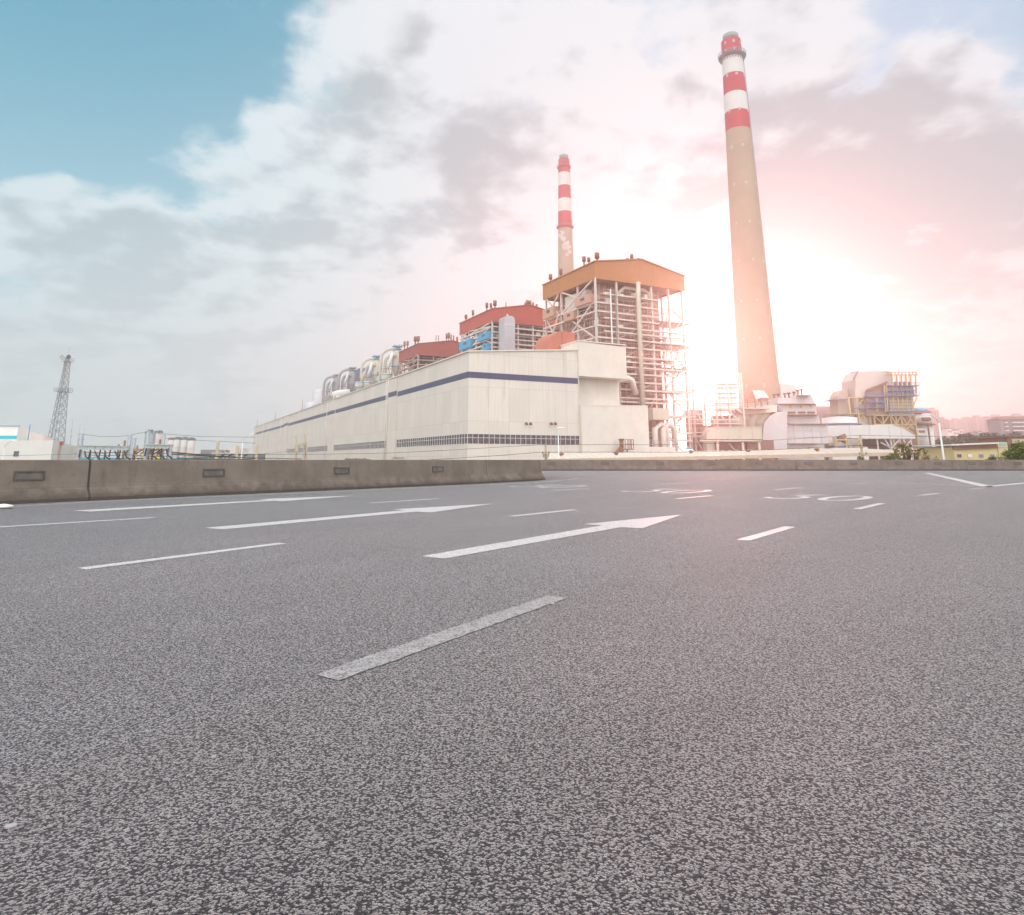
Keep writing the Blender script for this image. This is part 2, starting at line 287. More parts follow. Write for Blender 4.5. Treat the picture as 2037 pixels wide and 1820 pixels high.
# ------------------------------------------------------------------ mesh builder
ORI = {}
def V(*a): return Vector(a)
class MB:
    def __init__(s): s.v = []; s.f = []; s.sm = []
    def hexa(s, P):          # 8 points: bottom 4, top 4
        n = len(s.v); s.v += [Vector(p) for p in P]
        for f in ((3, 2, 1, 0), (4, 5, 6, 7), (0, 1, 5, 4), (1, 2, 6, 5), (2, 3, 7, 6), (3, 0, 4, 7)): s.f.append([n+i for i in f]); s.sm.append(False)
        return s
    def box(s, fr, s0, s1, d0, d1, z0, z1):
        if s0 > s1: s0, s1 = s1, s0
        if d0 > d1: d0, d1 = d1, d0
        if z0 > z1: z0, z1 = z1, z0
        return s.hexa([fr.W(s0, d0, z0), fr.W(s1, d0, z0), fr.W(s1, d1, z0), fr.W(s0, d1, z0), fr.W(s0, d0, z1), fr.W(s1, d0, z1), fr.W(s1, d1, z1), fr.W(s0, d1, z1)])
    def prism(s, pts, off):  # planar polygon extruded along off
        n = len(s.v); k = len(pts); off = Vector(off)
        s.v += [Vector(p) for p in pts]+[Vector(p)+off for p in pts]
        s.f.append([n+i for i in range(k)]); s.f.append([n+k+i for i in reversed(range(k))]); s.sm += [False]*2
        for i in range(k):
            j = (i+1) % k; s.f.append([n+j, n+i, n+k+i, n+k+j]); s.sm.append(False)
        return s
    def tube(s, pts, r, seg=8, cap=True, smooth=True):
        pts = [Vector(p) for p in pts]; n = len(s.v); m = len(pts)
        rs = r if isinstance(r, (list, tuple)) else [r]*m
        up = None
        for i, p in enumerate(pts):
            a = pts[max(i-1, 0)]; b = pts[min(i+1, m-1)]; d = (b-a)
            d = d.normalized() if d.length > 1e-9 else Vector((0, 0, 1))
            if up is None: up = Vector((0, 0, 1)) if abs(d.z) < .9 else Vector((1, 0, 0))
            x = d.cross(up); x = x.normalized() if x.length > 1e-6 else Vector((1, 0, 0)); y = x.cross(d).normalized(); up = y
            for k in range(seg):
                t = 2*math.pi*(k+.5)/seg; s.v.append(p+(x*math.cos(t)+y*math.sin(t))*rs[i])
        for i in range(m-1):
            for k in range(seg):
                k2 = (k+1) % seg; s.f.append([n+i*seg+k, n+i*seg+k2, n+(i+1)*seg+k2, n+(i+1)*seg+k]); s.sm.append(smooth and seg > 5)
        if cap:
            s.f.append([n+k for k in reversed(range(seg))]); s.f.append([n+(m-1)*seg+k for k in range(seg)]); s.sm += [False]*2
        return s
    def beam(s, a, b, t): return s.tube([a, b], t*.7071, 4)
    def lathe(s, c, prof, seg=32, smooth=True, flatend=True):   # prof: (r,z) upward
        c = Vector(c); n = len(s.v); m = len(prof)
        for (r, z) in prof:
            for k in range(seg):
                t = 2*math.pi*k/seg; s.v.append(c+Vector((r*math.cos(t), r*math.sin(t), z)))
        for i in range(m-1):
            for k in range(seg):
                k2 = (k+1) % seg; s.f.append([n+i*seg+k, n+i*seg+k2, n+(i+1)*seg+k2, n+(i+1)*seg+k]); s.sm.append(smooth)
        if flatend:
            s.f.append([n+k for k in reversed(range(seg))]); s.f.append([n+(m-1)*seg+k for k in range(seg)]); s.sm += [False]*2
        return s
    def rail(s, pts, h=1.1, t=.07, step=2.0):     # handrail along a polyline
        for a, b in zip(pts, pts[1:]):
            a = Vector(a); b = Vector(b); L = (b-a).length; k = max(1, int(L/step))
            for hh in (h, h*.5): s.beam(a+V(0, 0, hh), b+V(0, 0, hh), t)
            for i in range(k+1): p = a.lerp(b, i/k); s.beam(p, p+V(0, 0, h), t)
        return s
    def build(s, name, m, parent=None, smooth=None):
        me = bpy.data.meshes.new(name); o = bpy.data.objects.new(name, me); sc.collection.objects.link(o)
        org = ORI.get(parent.name, Vector((0, 0, 0))) if parent else Vector((0, 0, 0))
        if parent: o.parent = parent; ORI[o.name] = org
        me.from_pydata([tuple(p-org) for p in s.v], [], s.f)
        me.polygons.foreach_set('use_smooth', s.sm); me.materials.append(m); me.update()
        return o
def tag(o, label=None, cat=None, group=None, kind=None):
    for k, v in (('label', label), ('category', cat), ('group', group), ('kind', kind)):
        if v: o[k] = v
    return o
def thing(name, label, cat, loc, group=None):
    o = bpy.data.objects.new(name, None); sc.collection.objects.link(o); o.location = loc; o.empty_display_size = .5
    ORI[o.name] = Vector(loc); return tag(o, label, cat, group)
def copy_tree(o, loc=None, label=None, parent=None):
    c = o.copy(); sc.collection.objects.link(c)
    if parent: c.parent = parent
    if loc is not None: c.location = loc
    if label: c['label'] = label
    for ch in list(o.children): copy_tree(ch, parent=c)
    return c
class Fr:
    def __init__(s, ox, oy, ang):       # ang: direction of +s from world X
        s.o = Vector((ox, oy, 0)); s.a = Vector((math.cos(ang), math.sin(ang), 0)); s.b = Vector((-math.sin(ang), math.cos(ang), 0))
    def W(s, a, b, z): return s.o+s.a*a+s.b*b+Vector((0, 0, z))
    def hit(s, px, py, d):
        r = ray(px, py); k = (d+s.b.dot(s.o))/s.b.dot(r); p = r*k
        return s.a.dot(p-s.o), CH+p.z
    def hitS(s, px, py, sv):
        r = ray(px, py); k = (sv+s.a.dot(s.o))/s.a.dot(r); p = r*k
        return s.b.dot(p-s.o), CH+p.z
WF = Fr(0, 0, 0)
# ------------------------------------------------------------------ ground and road
MB().prism([V(-3000, -1500, GZ-.5), V(3000, -1500, GZ-.5), V(3000, 4000, GZ-.5), V(-3000, 4000, GZ-.5)], (0, 0, .5)).build('ground', mat('yard_ground', (.20, .18, .14), .9, var=.25, scale=.05)).update_tag()
tag(bpy.data.objects['ground'], kind='structure')
SEAMS = [(atZ(0, 1137), atZ(760, 1050), .12, .7), (atZ(1130, 1193), atZ(1465, 1082), .11, .55), (atZ(1583, 1048), atZ(1700, 1016), .13, .5), (atZ(200, 1425), atZ(630, 1338), .09, .5), (atZ(1690, 1007), atZ(2000, 1012), .07, .4), (atZ(620, 1352), atZ(1125, 1195), .05, .45), (atZ(840, 1112), atZ(1240, 1052), .05, .3)]
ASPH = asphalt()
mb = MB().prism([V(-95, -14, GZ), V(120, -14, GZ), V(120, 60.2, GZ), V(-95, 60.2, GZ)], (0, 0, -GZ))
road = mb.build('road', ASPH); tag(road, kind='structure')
def sheet(pts, name, z=.004, m=PAINT):
    b = MB(); n = len(pts); b.v = [Vector((p[0], p[1], z)) for p in pts]; b.f = [list(range(n))]; b.sm = [False]
    o = b.build(name, m)
    # face up
    if o.data.polygons[0].normal.z < 0: o.data.flip_normals()
    o.parent = road; return o
def line(pa, pb, wd, name='lane_dash'):
    a = atZ(*pa); b = atZ(*pb); d = (b-a).normalized(); nrm = V(-d.y, d.x, 0)*wd/2
    N = 60 if a.y < 5 else 16; j = .006
    e1 = [a.lerp(b, k/N)-nrm*(1+random.uniform(-j, j)*12)+d*random.uniform(-j, j) for k in range(N+1)]; e2 = [a.lerp(b, k/N)+nrm*(1+random.uniform(-j, j)*12) for k in range(N, -1, -1)]
    return sheet(e1+e2, name, m=OLDP if a.y < 5 else PAINT)
for pa, pb in (((650, 1349), (1108, 1188)), ((1478, 1075), (1572, 1048)), ((1704, 1013), (1755, 1001.3)), ((1830, 985.7), (1866, 981.6)), ((1929, 973), (1958, 970.7)),
               ((162, 1132), (562, 1081)), ((1015, 1027.5), (1143, 1014.2)), ((1345, 992.5), (1416, 986)), ((1541, 974.3), (1595, 970.2)), ((1686, 963), (1724, 961)),
               ((-120, 1056), (305, 1030)), ((735, 1001), (872, 992)), ((1098, 975.8), (1172, 971.8)), ((1310, 962.8), (1372, 960.4)), ((-560, 1236), (-180, 1182))):
    line(pa, pb, .15)
def poly(pp, name): return sheet([atZ(*p) for p in pp], name)
poly([(838, 1107), (884, 1112), (1236, 1049), (1277.7, 1051.5), (1356, 1024), (1160, 1043), (1198, 1045.5)], 'lane_arrow')
poly([(406, 1050.5), (444, 1053.5), (827, 1018), (856, 1019.7), (984, 1002), (780, 1013.6), (805, 1015.3)], 'lane_arrow')
poly([(143, 1016), (180, 1018), (545, 996.3), (562, 997.3), (711, 986), (515, 993.2), (532, 994.8)], 'lane_arrow')
def ribbon(pts, wd, name, closed=False):
    n = len(pts); L = []; Rr = []
    for i, p in enumerate(pts):
        a = pts[(i-1) % n] if (i > 0 or closed) else p; b = pts[(i+1) % n] if (i < n-1 or closed) else p
        d = (b-a).normalized(); q = V(-d.y, d.x, 0)*wd/2; L.append(p+q); Rr.append(p-q)
    b = MB(); k = n if closed else n-1
    b.v = [Vector((q.x, q.y, .004)) for q in L+Rr]
    for i in range(k):
        j = (i+1) % n; b.f.append([n+i, n+j, j, i]); b.sm.append(False)
    o = b.build(name, PAINT)
    o.parent = road; return o
def thirty(bl, top0, zb, dr):
    # digits laid out on the road surface: u across the lane, v along it
    o = atZ(*bl); v = dr.normalized(); u = V(v.y, -v.x, 0)
    H, Wd, gap, sw = 2.45, .78, .42, .20
    def P(a, b, k=0): return o+u*(a*Wd+k*(Wd+gap))+v*(b*H)
    ribbon([P(0, 1), P(.95, 1), P(.62, .78), P(.42, .60), P(.68, .57), P(.92, .46), P(1, .30), P(.9, .12), P(.65, .01), P(.35, .01), P(.0, .16)], sw, 'speed_number')
    ribbon([P(.5+.5*math.cos(t), .5+.5*math.sin(t), 1) for t in [2*math.pi*i/26 for i in range(26)]], sw, 'speed_number', True)
thirty((1512, 990.5), 0, 0, V(.66, .75, 0))
thirty((1228, 977.5), 0, 0, V(.64, .77, 0))
thirty((1005, 968), 0, 0, V(.60, .80, 0))
# edge lines and gore of the merging ramp
ribbon([atZ(0, 1009), atZ(175, 999), atZ(400, 989), atZ(650, 978.5), atZ(974, 964.5), atZ(1085, 958.5), atZ(1130, 954.5), atZ(1150, 951)], .12, 'edge_line')
ribbon([atZ(1040, 953), atZ(1575, 952), atZ(1745, 957.8), atZ(1944, 967)], .15, 'edge_line')
ribbon([atZ(1842, 940.5), atZ(1965, 968)], .40, 'gore_line')
ribbon([atZ(1965, 968), atZ(2037, 961), atZ(2200, 950)], .30, 'gore_line')
ribbon([atZ(1300, 944.6), atZ(1719, 947), atZ(2200, 949.5)], .15, 'edge_line')
ribbon([atZ(900, 938.4), atZ(2300, 938.7)], .32, 'edge_line')  # edge line widened to paint in the white glare before the far barrier
for k in range(5): line((1190+k*66, 948.7-.6*k*.2), (1216+k*66, 948.5-.6*k*.2), .15)
# small pale chips on the asphalt
chip = mat('pale_chip', (.36, .36, .36), .7, var=.1)
CH_ = [(425, 1508, 10), (952, 1297, 11), (293, 1457, 9), (22, 1646, 20), (10, 1012, 10), (1208, 1352, 7), (1100, 1202, 8), (1865, 1370, 9), (1985, 1067, 5), (1800, 1080, 5), (1690, 1115, 5),
       (1405, 1122, 5), (1395, 1182, 5), (1690, 1535, 10), (1990, 1645, 10), (1585, 1225, 5), (1120, 1420, 8), (840, 1505, 6), (640, 1290, 6), (1560, 1180, 5), (1640, 1238, 7), (1880, 1183, 6), (905, 1275, 5)]
for (x, y, r) in CH_:
    c = atZ(x, y); rr = r*.42*c.y/F; b = MB(); pts = []
    for k in range(9):
        t = 2*math.pi*k/9; q = rr*random.uniform(.7, 1.2); pts.append(V(c.x+q*math.cos(t)*1.1, c.y+q*math.sin(t), .002))
    b.prism(pts, (0, 0, .004)); o = b.build('pale_chip', chip); o.parent = road
# ------------------------------------------------------------------ concrete barriers
def bez(pts, n=10):      # centripetal Catmull-Rom, evenly behaved for uneven spacing
    P = [pts[0]*2-pts[1]]+list(pts)+[pts[-1]*2-pts[-2]]; r = []
    for i in range(1, len(P)-2):
        p0, p1, p2, p3 = P[i-1:i+3]; t0 = 0; t1 = t0+(p1-p0).length**.5; t2 = t1+(p2-p1).length**.5; t3 = t2+(p3-p2).length**.5
        for k in range(n):
            t = t1+(t2-t1)*k/n
            a1 = p0*((t1-t)/(t1-t0))+p1*((t-t0)/(t1-t0)); a2 = p1*((t2-t)/(t2-t1))+p2*((t-t1)/(t2-t1)); a3 = p2*((t3-t)/(t3-t2))+p3*((t-t2)/(t3-t2))
            b1 = a1*((t2-t)/(t2-t0))+a2*((t-t0)/(t2-t0)); b2 = a2*((t3-t)/(t3-t1))+a3*((t-t1)/(t3-t1)); r.append(b1*((t2-t)/(t2-t1))+b2*((t-t1)/(t2-t1)))
    r.append(P[-2]); return r
PROF = [(0, 0), (0, .075), (.14, .28), (.21, .90), (.41, .90), (.48, .28), (.62, .075), (.62, 0)]
PROFS = [(0, 0), (0, .075), (.03, .13), (.10, .22), (.135, .29), (.15, .36), (.205, .885), (.22, .9), (.40, .9), (.415, .885), (.47, .36), (.485, .29), (.52, .22), (.59, .13), (.62, .075), (.62, 0)]
def sweep(line_, prof, side=1):
    b = MB(); k = len(prof); n = len(line_)
    for i, p in enumerate(line_):
        d = (line_[min(i+1, n-1)]-line_[max(i-1, 0)]).normalized(); q = V(-d.y, d.x, 0)*side
        for (x, z) in prof: b.v.append(V(p.x, p.y, 0)+q*x+V(0, 0, z))
    for i in range(n-1):
        for j in range(k-1): b.f.append([i*k+j, (i+1)*k+j, (i+1)*k+j+1, i*k+j+1] if side > 0 else [i*k+j, i*k+j+1, (i+1)*k+j+1, (i+1)*k+j]); b.sm.append(False)
    b.f.append(list(range(k))); b.f.append([(n-1)*k+j for j in reversed(range(k))]); b.sm += [False]*2
    return b
path = bez([V(-24, -8, 0), V(-17.3, 2.8, 0), atZ(0, 1004), atZ(175, 996), atZ(547, 980), atZ(974, 961), V(1.42, 32.0, 0), V(1.05, 37.5, 0), V(-1.3, 43, 0), V(-5.5, 47.5, 0), V(-14, 51, 0), V(-40, 52, 0)], 10)
def nearest(path, q): return min(range(len(path)), key=lambda i: (path[i]-q).length)
def recess(b, lt, line_, q, side, parent, L=.60, wl=.20, z0=.47, full=True):
    i = nearest(line_, q); d = (line_[min(i+1, len(line_)-1)]-line_[max(i-1, 0)]).normalized(); nn = V(-d.y, d.x, 0)*side
    lean = (.205-.15)/(.885-.36)
    def P(s, z, o): return q+d*s+nn*(.15+(z-.36)*lean-o)+V(0, 0, z)
    fr = MB(); t = .035
    for (s0, s1, z0_, z1_) in ((-L/2, L/2, z0, z0+t), (-L/2, L/2, z0+wl-t, z0+wl), (-L/2, -L/2+t, z0+t, z0+wl-t), (L/2-t, L/2, z0+t, z0+wl-t)):
        fr.hexa([P(s0, z0_, -.01), P(s1, z0_, -.01), P(s1, z0_, .022), P(s0, z0_, .022), P(s0, z1_, -.01), P(s1, z1_, -.01), P(s1, z1_, .022), P(s0, z1_, .022)])
    f = fr.build('light_box', mat('box_frame', (.10, .086, .073), .7, var=.2, scale=8), parent)
    pn = MB().hexa([P(-L/2+t, z0+t, -.01), P(L/2-t, z0+t, -.01), P(L/2-t, z0+t, .006), P(-L/2+t, z0+t, .006), P(-L/2+t, z0+wl-t, -.01), P(L/2-t, z0+wl-t, -.01), P(L/2-t, z0+wl-t, .006), P(-L/2+t, z0+wl-t, .006)])
    pn.build('lens', mat('box_lens', (.14, .125, .11), .55, var=.3, scale=4), f)
GB = 'concrete barrier segments along the near curve'
c1, c2 = nearest(path, atZ(172, 996)), nearest(path, atZ(974, 961))
segs = [path[:c1+1], path[c1:c2+1], path[c2:]]
labs = ['grey concrete barrier at the left edge, up to the wide dark joint', 'long grey concrete barrier between the wide dark joint and the thin joint', 'short tan concrete barrier end curving away from the road']
boxes = [[(58, 0)], [(428, 0), (686, 0), (877, 0)], [(1031, 0)]]
def base_at(px, line_):   # barrier foot point seen under a column of the picture
    return min(line_dense(line_), key=lambda p: abs(CX+F*p.x/(p.y*math.cos(TH)-CH*math.sin(TH))-px) + (0 if p.y > 5 else 1e6))
def line_dense(l):
    r = []
    for a, b in zip(l, l[1:]):
        for k in range(20): r.append(a.lerp(b, k/20))
    return r
for sgm, lb, bx in zip(segs, labs, boxes):
    q0, q1 = sgm[0], sgm[-1]
    sg = list(sgm)
    if lb != labs[0]: sg[0] = sg[0]+(sg[1]-sg[0]).normalized()*(.05 if lb == labs[1] else .03)
    t = thing('concrete_barrier', lb, 'barrier', tuple(sg[len(sg)//2]), GB)
    body = sweep(sg, PROFS, 1).build('wall', BCONC, t)
    for (px, _) in bx: recess(None, None, sg, base_at(px, sg), 1, t)
# dirt filled joints
for q, lb in ((c1, 'wide dark filler strip in the barrier joint at the left'), (c2, 'thin dark filler strip in the barrier joint near the curve')):
    d = (path[q+1]-path[q]).normalized()
    o = sweep([path[q]-d*.005, path[q]+d*.052 if q == c1 else path[q]+d*.032], [(x+.012 if x < .3 else x-.012, z*.99) for x, z in PROFS], 1).build('joint_filler', mat('joint_tar', (.06, .048, .04), .8, var=.2))
    tag(o, lb, 'joint')
GF = 'concrete barrier segments along the far side'
FY = atZ(1500, 936.3).y
fx = [-94, -30, atZ(1000, 936).x, atZ(1578, 936).x, atZ(1914, 936).x, 75, 119]
fl = ['far concrete barrier hidden mostly behind the near one', 'far concrete barrier just right of where the near barrier ends, below the white annex', 'far concrete barrier under the tall chimney, between two joints', 'far concrete barrier below the yellow building, right of the last joint']
fr_ = [(-94, atZ(1080, 936).x-6, fl[0]), (atZ(1080, 936).x-6, fx[3], fl[1]), (fx[3], fx[4], fl[2]), (fx[4], 119, fl[3])]
for (x0, x1, lb) in fr_:
    ln = [V(x0+.03+(x1-x0-.03)*k/12, FY, 0) for k in range(13)]
    t = thing('concrete_barrier', lb, 'barrier', ((x0+x1)/2, FY, 0), GF)
    sweep(ln, PROFS, 1).build('wall', BCONC, t)
    for px in (1180, 1242+20*0+0, 1405, 1626, 1700, 1775, 1842, 1961, 2010, 1060+0):
        pass
    for px in (1096, 1204, 1315, 1418, 1512, 1610, 1702, 1792, 1870, 1938, 1972, 2030):
        q = atZ(px, 936.3); q.y = FY
        if x0 < q.x < x1: recess(None, None, ln, q, 1, t, z0=.5)
# gutter dirt strip at the foot of the near barrier
dirt = mat('gutter_dirt', (.045, .038, .032), .9, var=.4, scale=3)
b = MB(); pl = path[14:90]
for i, p in enumerate(pl):
    d = (pl[min(i+1, len(pl)-1)]-pl[max(i-1, 0)]).normalized(); q = V(-d.y, d.x, 0)
    b.v += [p+q*.05+V(0, 0, .003), p-q*random.uniform(.03, .09)+V(0, 0, .003)]
for i in range(len(pl)-1): b.f.append([2*i, 2*i+1, 2*i+3, 2*i+2]); b.sm.append(False)
o = b.build('gutter_dirt', dirt); o.parent = road
# ------------------------------------------------------------------ the plant's own grid: s to the right along the gable, d back along the long side
A0 = atZ(932, 700, 25.0)
FR = Fr(A0.x, A0.y, math.atan2(.449, .894))
def zs(px, py, d=0): return FR.hit(px, py, d)
GZ0 = GZ-.02
# --- turbine hall
HL = FR.hitS(506, 850, 0)[0]; HW = zs(1151, 750, 0)[0]; ZT = 25.0; ZR = zs(1150, 697, 0)[1]
t = thing('turbine_hall', 'long cream metal clad turbine hall with a navy stripe and a band of windows', 'hall', FR.W(0, 0, GZ))
b = MB()
def wallquad(b, P): 
    n = len(b.v); b.v += P; b.f.append([n, n+1, n+2, n+3]); b.sm.append(False)
TK = 1.2   # shell thickness
WZ0, WZ1 = zs(932, 882.7)[1], zs(932, 862.6)[1]
SZ0, SZ1 = zs(932, 751.2)[1], zs(932, 738.9)[1]
DP = [HL]  # pilaster positions along the side
def dside(px): return FR.hitS(px, 880, 0)[0]
pj = [(dside(770.7), dside(787.8)), (dside(653.5), dside(664)), (dside(564), dside(571)), (dside(528), dside(533))]
wins = [(0, dside(788.5)), (dside(770), dside(664.6)), (dside(653), dside(612)), (dside(606), dside(572))]
# core with a slot for the windows: wall below, wall above, piers between
b.box(FR, 0, HW, 0, HL, GZ0, WZ0)
b.hexa([FR.W(0, 0, WZ1), FR.W(HW, 0, WZ1), FR.W(HW, HL, WZ1), FR.W(0, HL, WZ1), FR.W(0, 0, ZT), FR.W(HW, 0, ZR), FR.W(HW, HL, ZR), FR.W(0, HL, ZT)])
edges = [0]
for a, c in wins: edges += [a, c]
gaps = [(wins[i][1], wins[i+1][0]) for i in range(len(wins)-1)]+[(wins[-1][1], HL)]
for a, c in gaps: b.box(FR, 0, HW-.5, a, c, WZ0, WZ1)
b.box(FR, .35, HW-.001, .35, HL-.5, WZ0, WZ1)
b.build('wall', CREAM, t)
for a, c in pj: MB().box(FR, -.35, -.003, a, c, GZ, ZT-.3).build('pilaster', CREAM, t)
mb = MB(); pr = [0]+sorted([x for p in pj for x in p])+[HL]
for i in range(0, len(pr)-1):
    a, c = pr[i], pr[i+1]; pil = i % 2 == 1
    o_ = -.40 if pil else -.04; dz = -.0 if pil else 0
    mb.box(FR, o_, -.003, a+(.003 if i else -.04), c, SZ0+(.35 if i % 4 == 1 else 0), SZ1+(.35 if i % 4 == 1 else 0))
mb.box(FR, .003, HW, -.04, -.003, SZ0, SZ1)
mb.build('navy_stripe', STRIPE, t)
for wi, (a, c) in enumerate(wins):
    g = MB().box(FR, .12, .3, a+.15, c, WZ0+.003, WZ1-.003)
    if wi == 0: g.box(FR, .31, HW-.003, .12, .3, WZ0+.003, WZ1-.003)
    go = g.build('window', GLASS, t)
    fm = MB(); k = max(2, int((c-a)/1.55))
    for i in range(k+1):
        x = a+(c-a)*i/k; fm.box(FR, -.02, .1, x-.04, x+.04, WZ0, WZ1)
    hz = WZ0+(WZ1-WZ0)*.62
    for z in (WZ0, hz, WZ1): fm.box(FR, -.05, .11, a-.05, c, z-.05, z+.05)
    if wi == 0:
        k = 22
        for i in range(1, k+1):
            x = HW*i/k; fm.box(FR, x-.04, x+.04, -.02, .1, WZ0, WZ1)
        for z in (WZ0, hz, WZ1): fm.box(FR, .12, HW, -.06, .11, z-.05, z+.05)
    fm.build('window_frame', WHITE, go)
mb = MB()
mb.hexa([FR.W(-.35, -.3, ZT+.003), FR.W(HW+.2, -.3, ZR+.003), FR.W(HW+.2, HL+.3, ZR+.003), FR.W(-.35, HL+.3, ZT+.003), FR.W(-.35, -.3, ZT+.3), FR.W(HW+.2, -.3, ZR+.3), FR.W(HW+.2, HL+.3, ZR+.3), FR.W(-.35, HL+.3, ZT+.3)])
mb.build('roof', PALE, t)
for px in (771.5, 774.5, 654.3, 564.5, 529):
    d = FR.hitS(px, 800, 0)[0]; MB().tube([FR.W(-.55, d, GZ), FR.W(-.55, d, ZT-.2)], .14, 6).build('downpipe', PALE, t)
for px in (1046, 1054.8, 1095.6, 1103.6):
    s_, z_ = zs(px, 842); MB().tube([FR.W(s_, .2, z_), FR.W(s_, -.45, z_), FR.W(s_, -.6, z_-.3)], .26, 8).build('vent_stub', RUST, t)
MB().tube([FR.W(HW*.86, -.12, SZ1+.5), FR.W(HW*.86, -.12, ZR-.4)], .09, 5).tube([FR.W(HW-.15, -.12, GZ), FR.W(HW-.15, -.12, ZR-.4)], .12, 5).build('downpipe', PALE, t)
# lightning rods on the far roof edge
for i, (px, y0) in enumerate(((512, 834), (547.6, 818.5), (599.3, 796.5), (659, 766))):
    d = FR.hitS(px, 840, .5)[0]; p = FR.W(.5, d, ZT+.3); zt = FR.hitS(px, y0, .5)[1]
    if px == 659: zt = ZT+2.5
    o = MB().tube([p, V(p.x, p.y, zt)], [.16, .07], 5).box(Fr(p.x, p.y, 0), -.5, .5, -.5, .5, ZT+.3, ZT+.75).build('lightning_rod', RUST)
    tag(o, ['thin lightning rod at the far left end of the cream hall roof', 'thin lightning rod second from the far left on the cream hall roof', 'tall lightning rod on the hall roof left of the grey tank', 'short dark lightning rod at the roof joint below the grey pipes'][i], 'lightning rod', 'lightning rods on the hall roof')
# --- annex at the gable
t = thing('annex_building', 'pale cream annex blocks joined to the right end of the hall', 'annex', FR.W(HW, 0, GZ))
s1 = zs(1245, 691, -.6)[0]; zt = zs(1147, 678.8, -.6)[1]; zb = zs(1151, 747.6, -.6)[1]
MB().hexa([FR.W(HW-.25, -.6, zb), FR.W(s1, -.6, zb), FR.W(s1, 16, zb), FR.W(HW-.25, 16, zb), FR.W(HW-.25, -.6, zt), FR.W(s1, -.6, zt-.35), FR.W(s1, 16, zt-.35), FR.W(HW-.25, 16, zt)]).build('upper_block', PALE, t)
MB().box(FR, HW-.4, s1+.15, -.75, 16.1, zt+.02, zt+.3).build('parapet', PALE, t)
s2 = zs(1232, 780, 3)[0]; zl = zs(1153, 805, -1)[1]
MB().box(FR, HW+.005, s2, 3, 14, zl-2, zb-.003).build('recessed_wall', PALE, t)
s3 = zs(1289.8, 840, -1)[0]; zl2 = zs(1289, 807.2, -1)[1]
MB().hexa([FR.W(HW+.005, -1, GZ0), FR.W(s3, -1, GZ0), FR.W(s3, 14, GZ0), FR.W(HW+.005, 14, GZ0), FR.W(HW+.005, -1, zl), FR.W(s3, -1, zl2), FR.W(s3, 14, zl2), FR.W(HW+.005, 14, zl)]).build('lower_block', PALE, t)
MB().hexa([FR.W(HW-.02, -1.06, zl-.25), FR.W(s3+.05, -1.06, zl2-.25), FR.W(s3+.05, -1.003, zl2-.25), FR.W(HW-.02, -1.003, zl-.25), FR.W(HW-.02, -1.06, zl+.06), FR.W(s3+.05, -1.06, zl2+.06), FR.W(s3+.05, -1.003, zl2+.06), FR.W(HW-.02, -1.003, zl+.06)]).build('coping', WHITE, t)
s4 = zs(1343.5, 890, 0)[0]; z4 = zs(1300, 888.6, 0)[1]
MB().box(FR, s3+.005, s4, 0, 8, GZ0, z4).build('low_wing', PALE, t)
mb = MB(); 
for px in (1303, 1308, 1355-4):
    s_, _ = zs(min(px, 1340), 880, 1); z_ = zs(px, 874.5, 1)[1]; mb.tube([FR.W(s_, 1, z4), FR.W(s_, 1, z_), FR.W(s_-.7, 1, z_)], .13, 6)
mb.rail([FR.W(s3+.2, .3, z4), FR.W(s4-.1, .3, z4)], 1.2, .09, 1.6); mb.build('roof_pipe', WHITE, t)
# chute with platform on the annex front
s_, z_ = zs(1236, 873, -3); t2 = thing('discharge_chute', 'brown chute with a caged platform on the front of the annex', 'chute', FR.W(s_, -3, z_-10))
mb = MB(); zq = zs(1236, 891, -3)[1]
mb.tube([FR.W(s_, -3, z_), FR.W(s_, -3, z_-.6)], [.95, .55], 4).tube([FR.W(s_, -3, z_-.6), FR.W(s_, -3, zq)], .5, 6).tube([FR.W(s_, -3, zq), FR.W(s_-3.2, -3, zq-4.0), FR.W(s_-3.6, -3, GZ)], [.8, .8, .7], 4)
mb.build('pipe', RUST, t2)
MB().box(FR, s_+.5, s_+3, -3.8, -2, zq-.4, zq-.2).box(FR, s_+1.6, s_+1.8, -3, -2.8, GZ, zq-.4).rail([FR.W(s_+.5, -3.8, zq-.2), FR.W(s_+3, -3.8, zq-.2), FR.W(s_+3, -2, zq-.2)], 2.2, .13, .8).build('platform', RUST, t2)
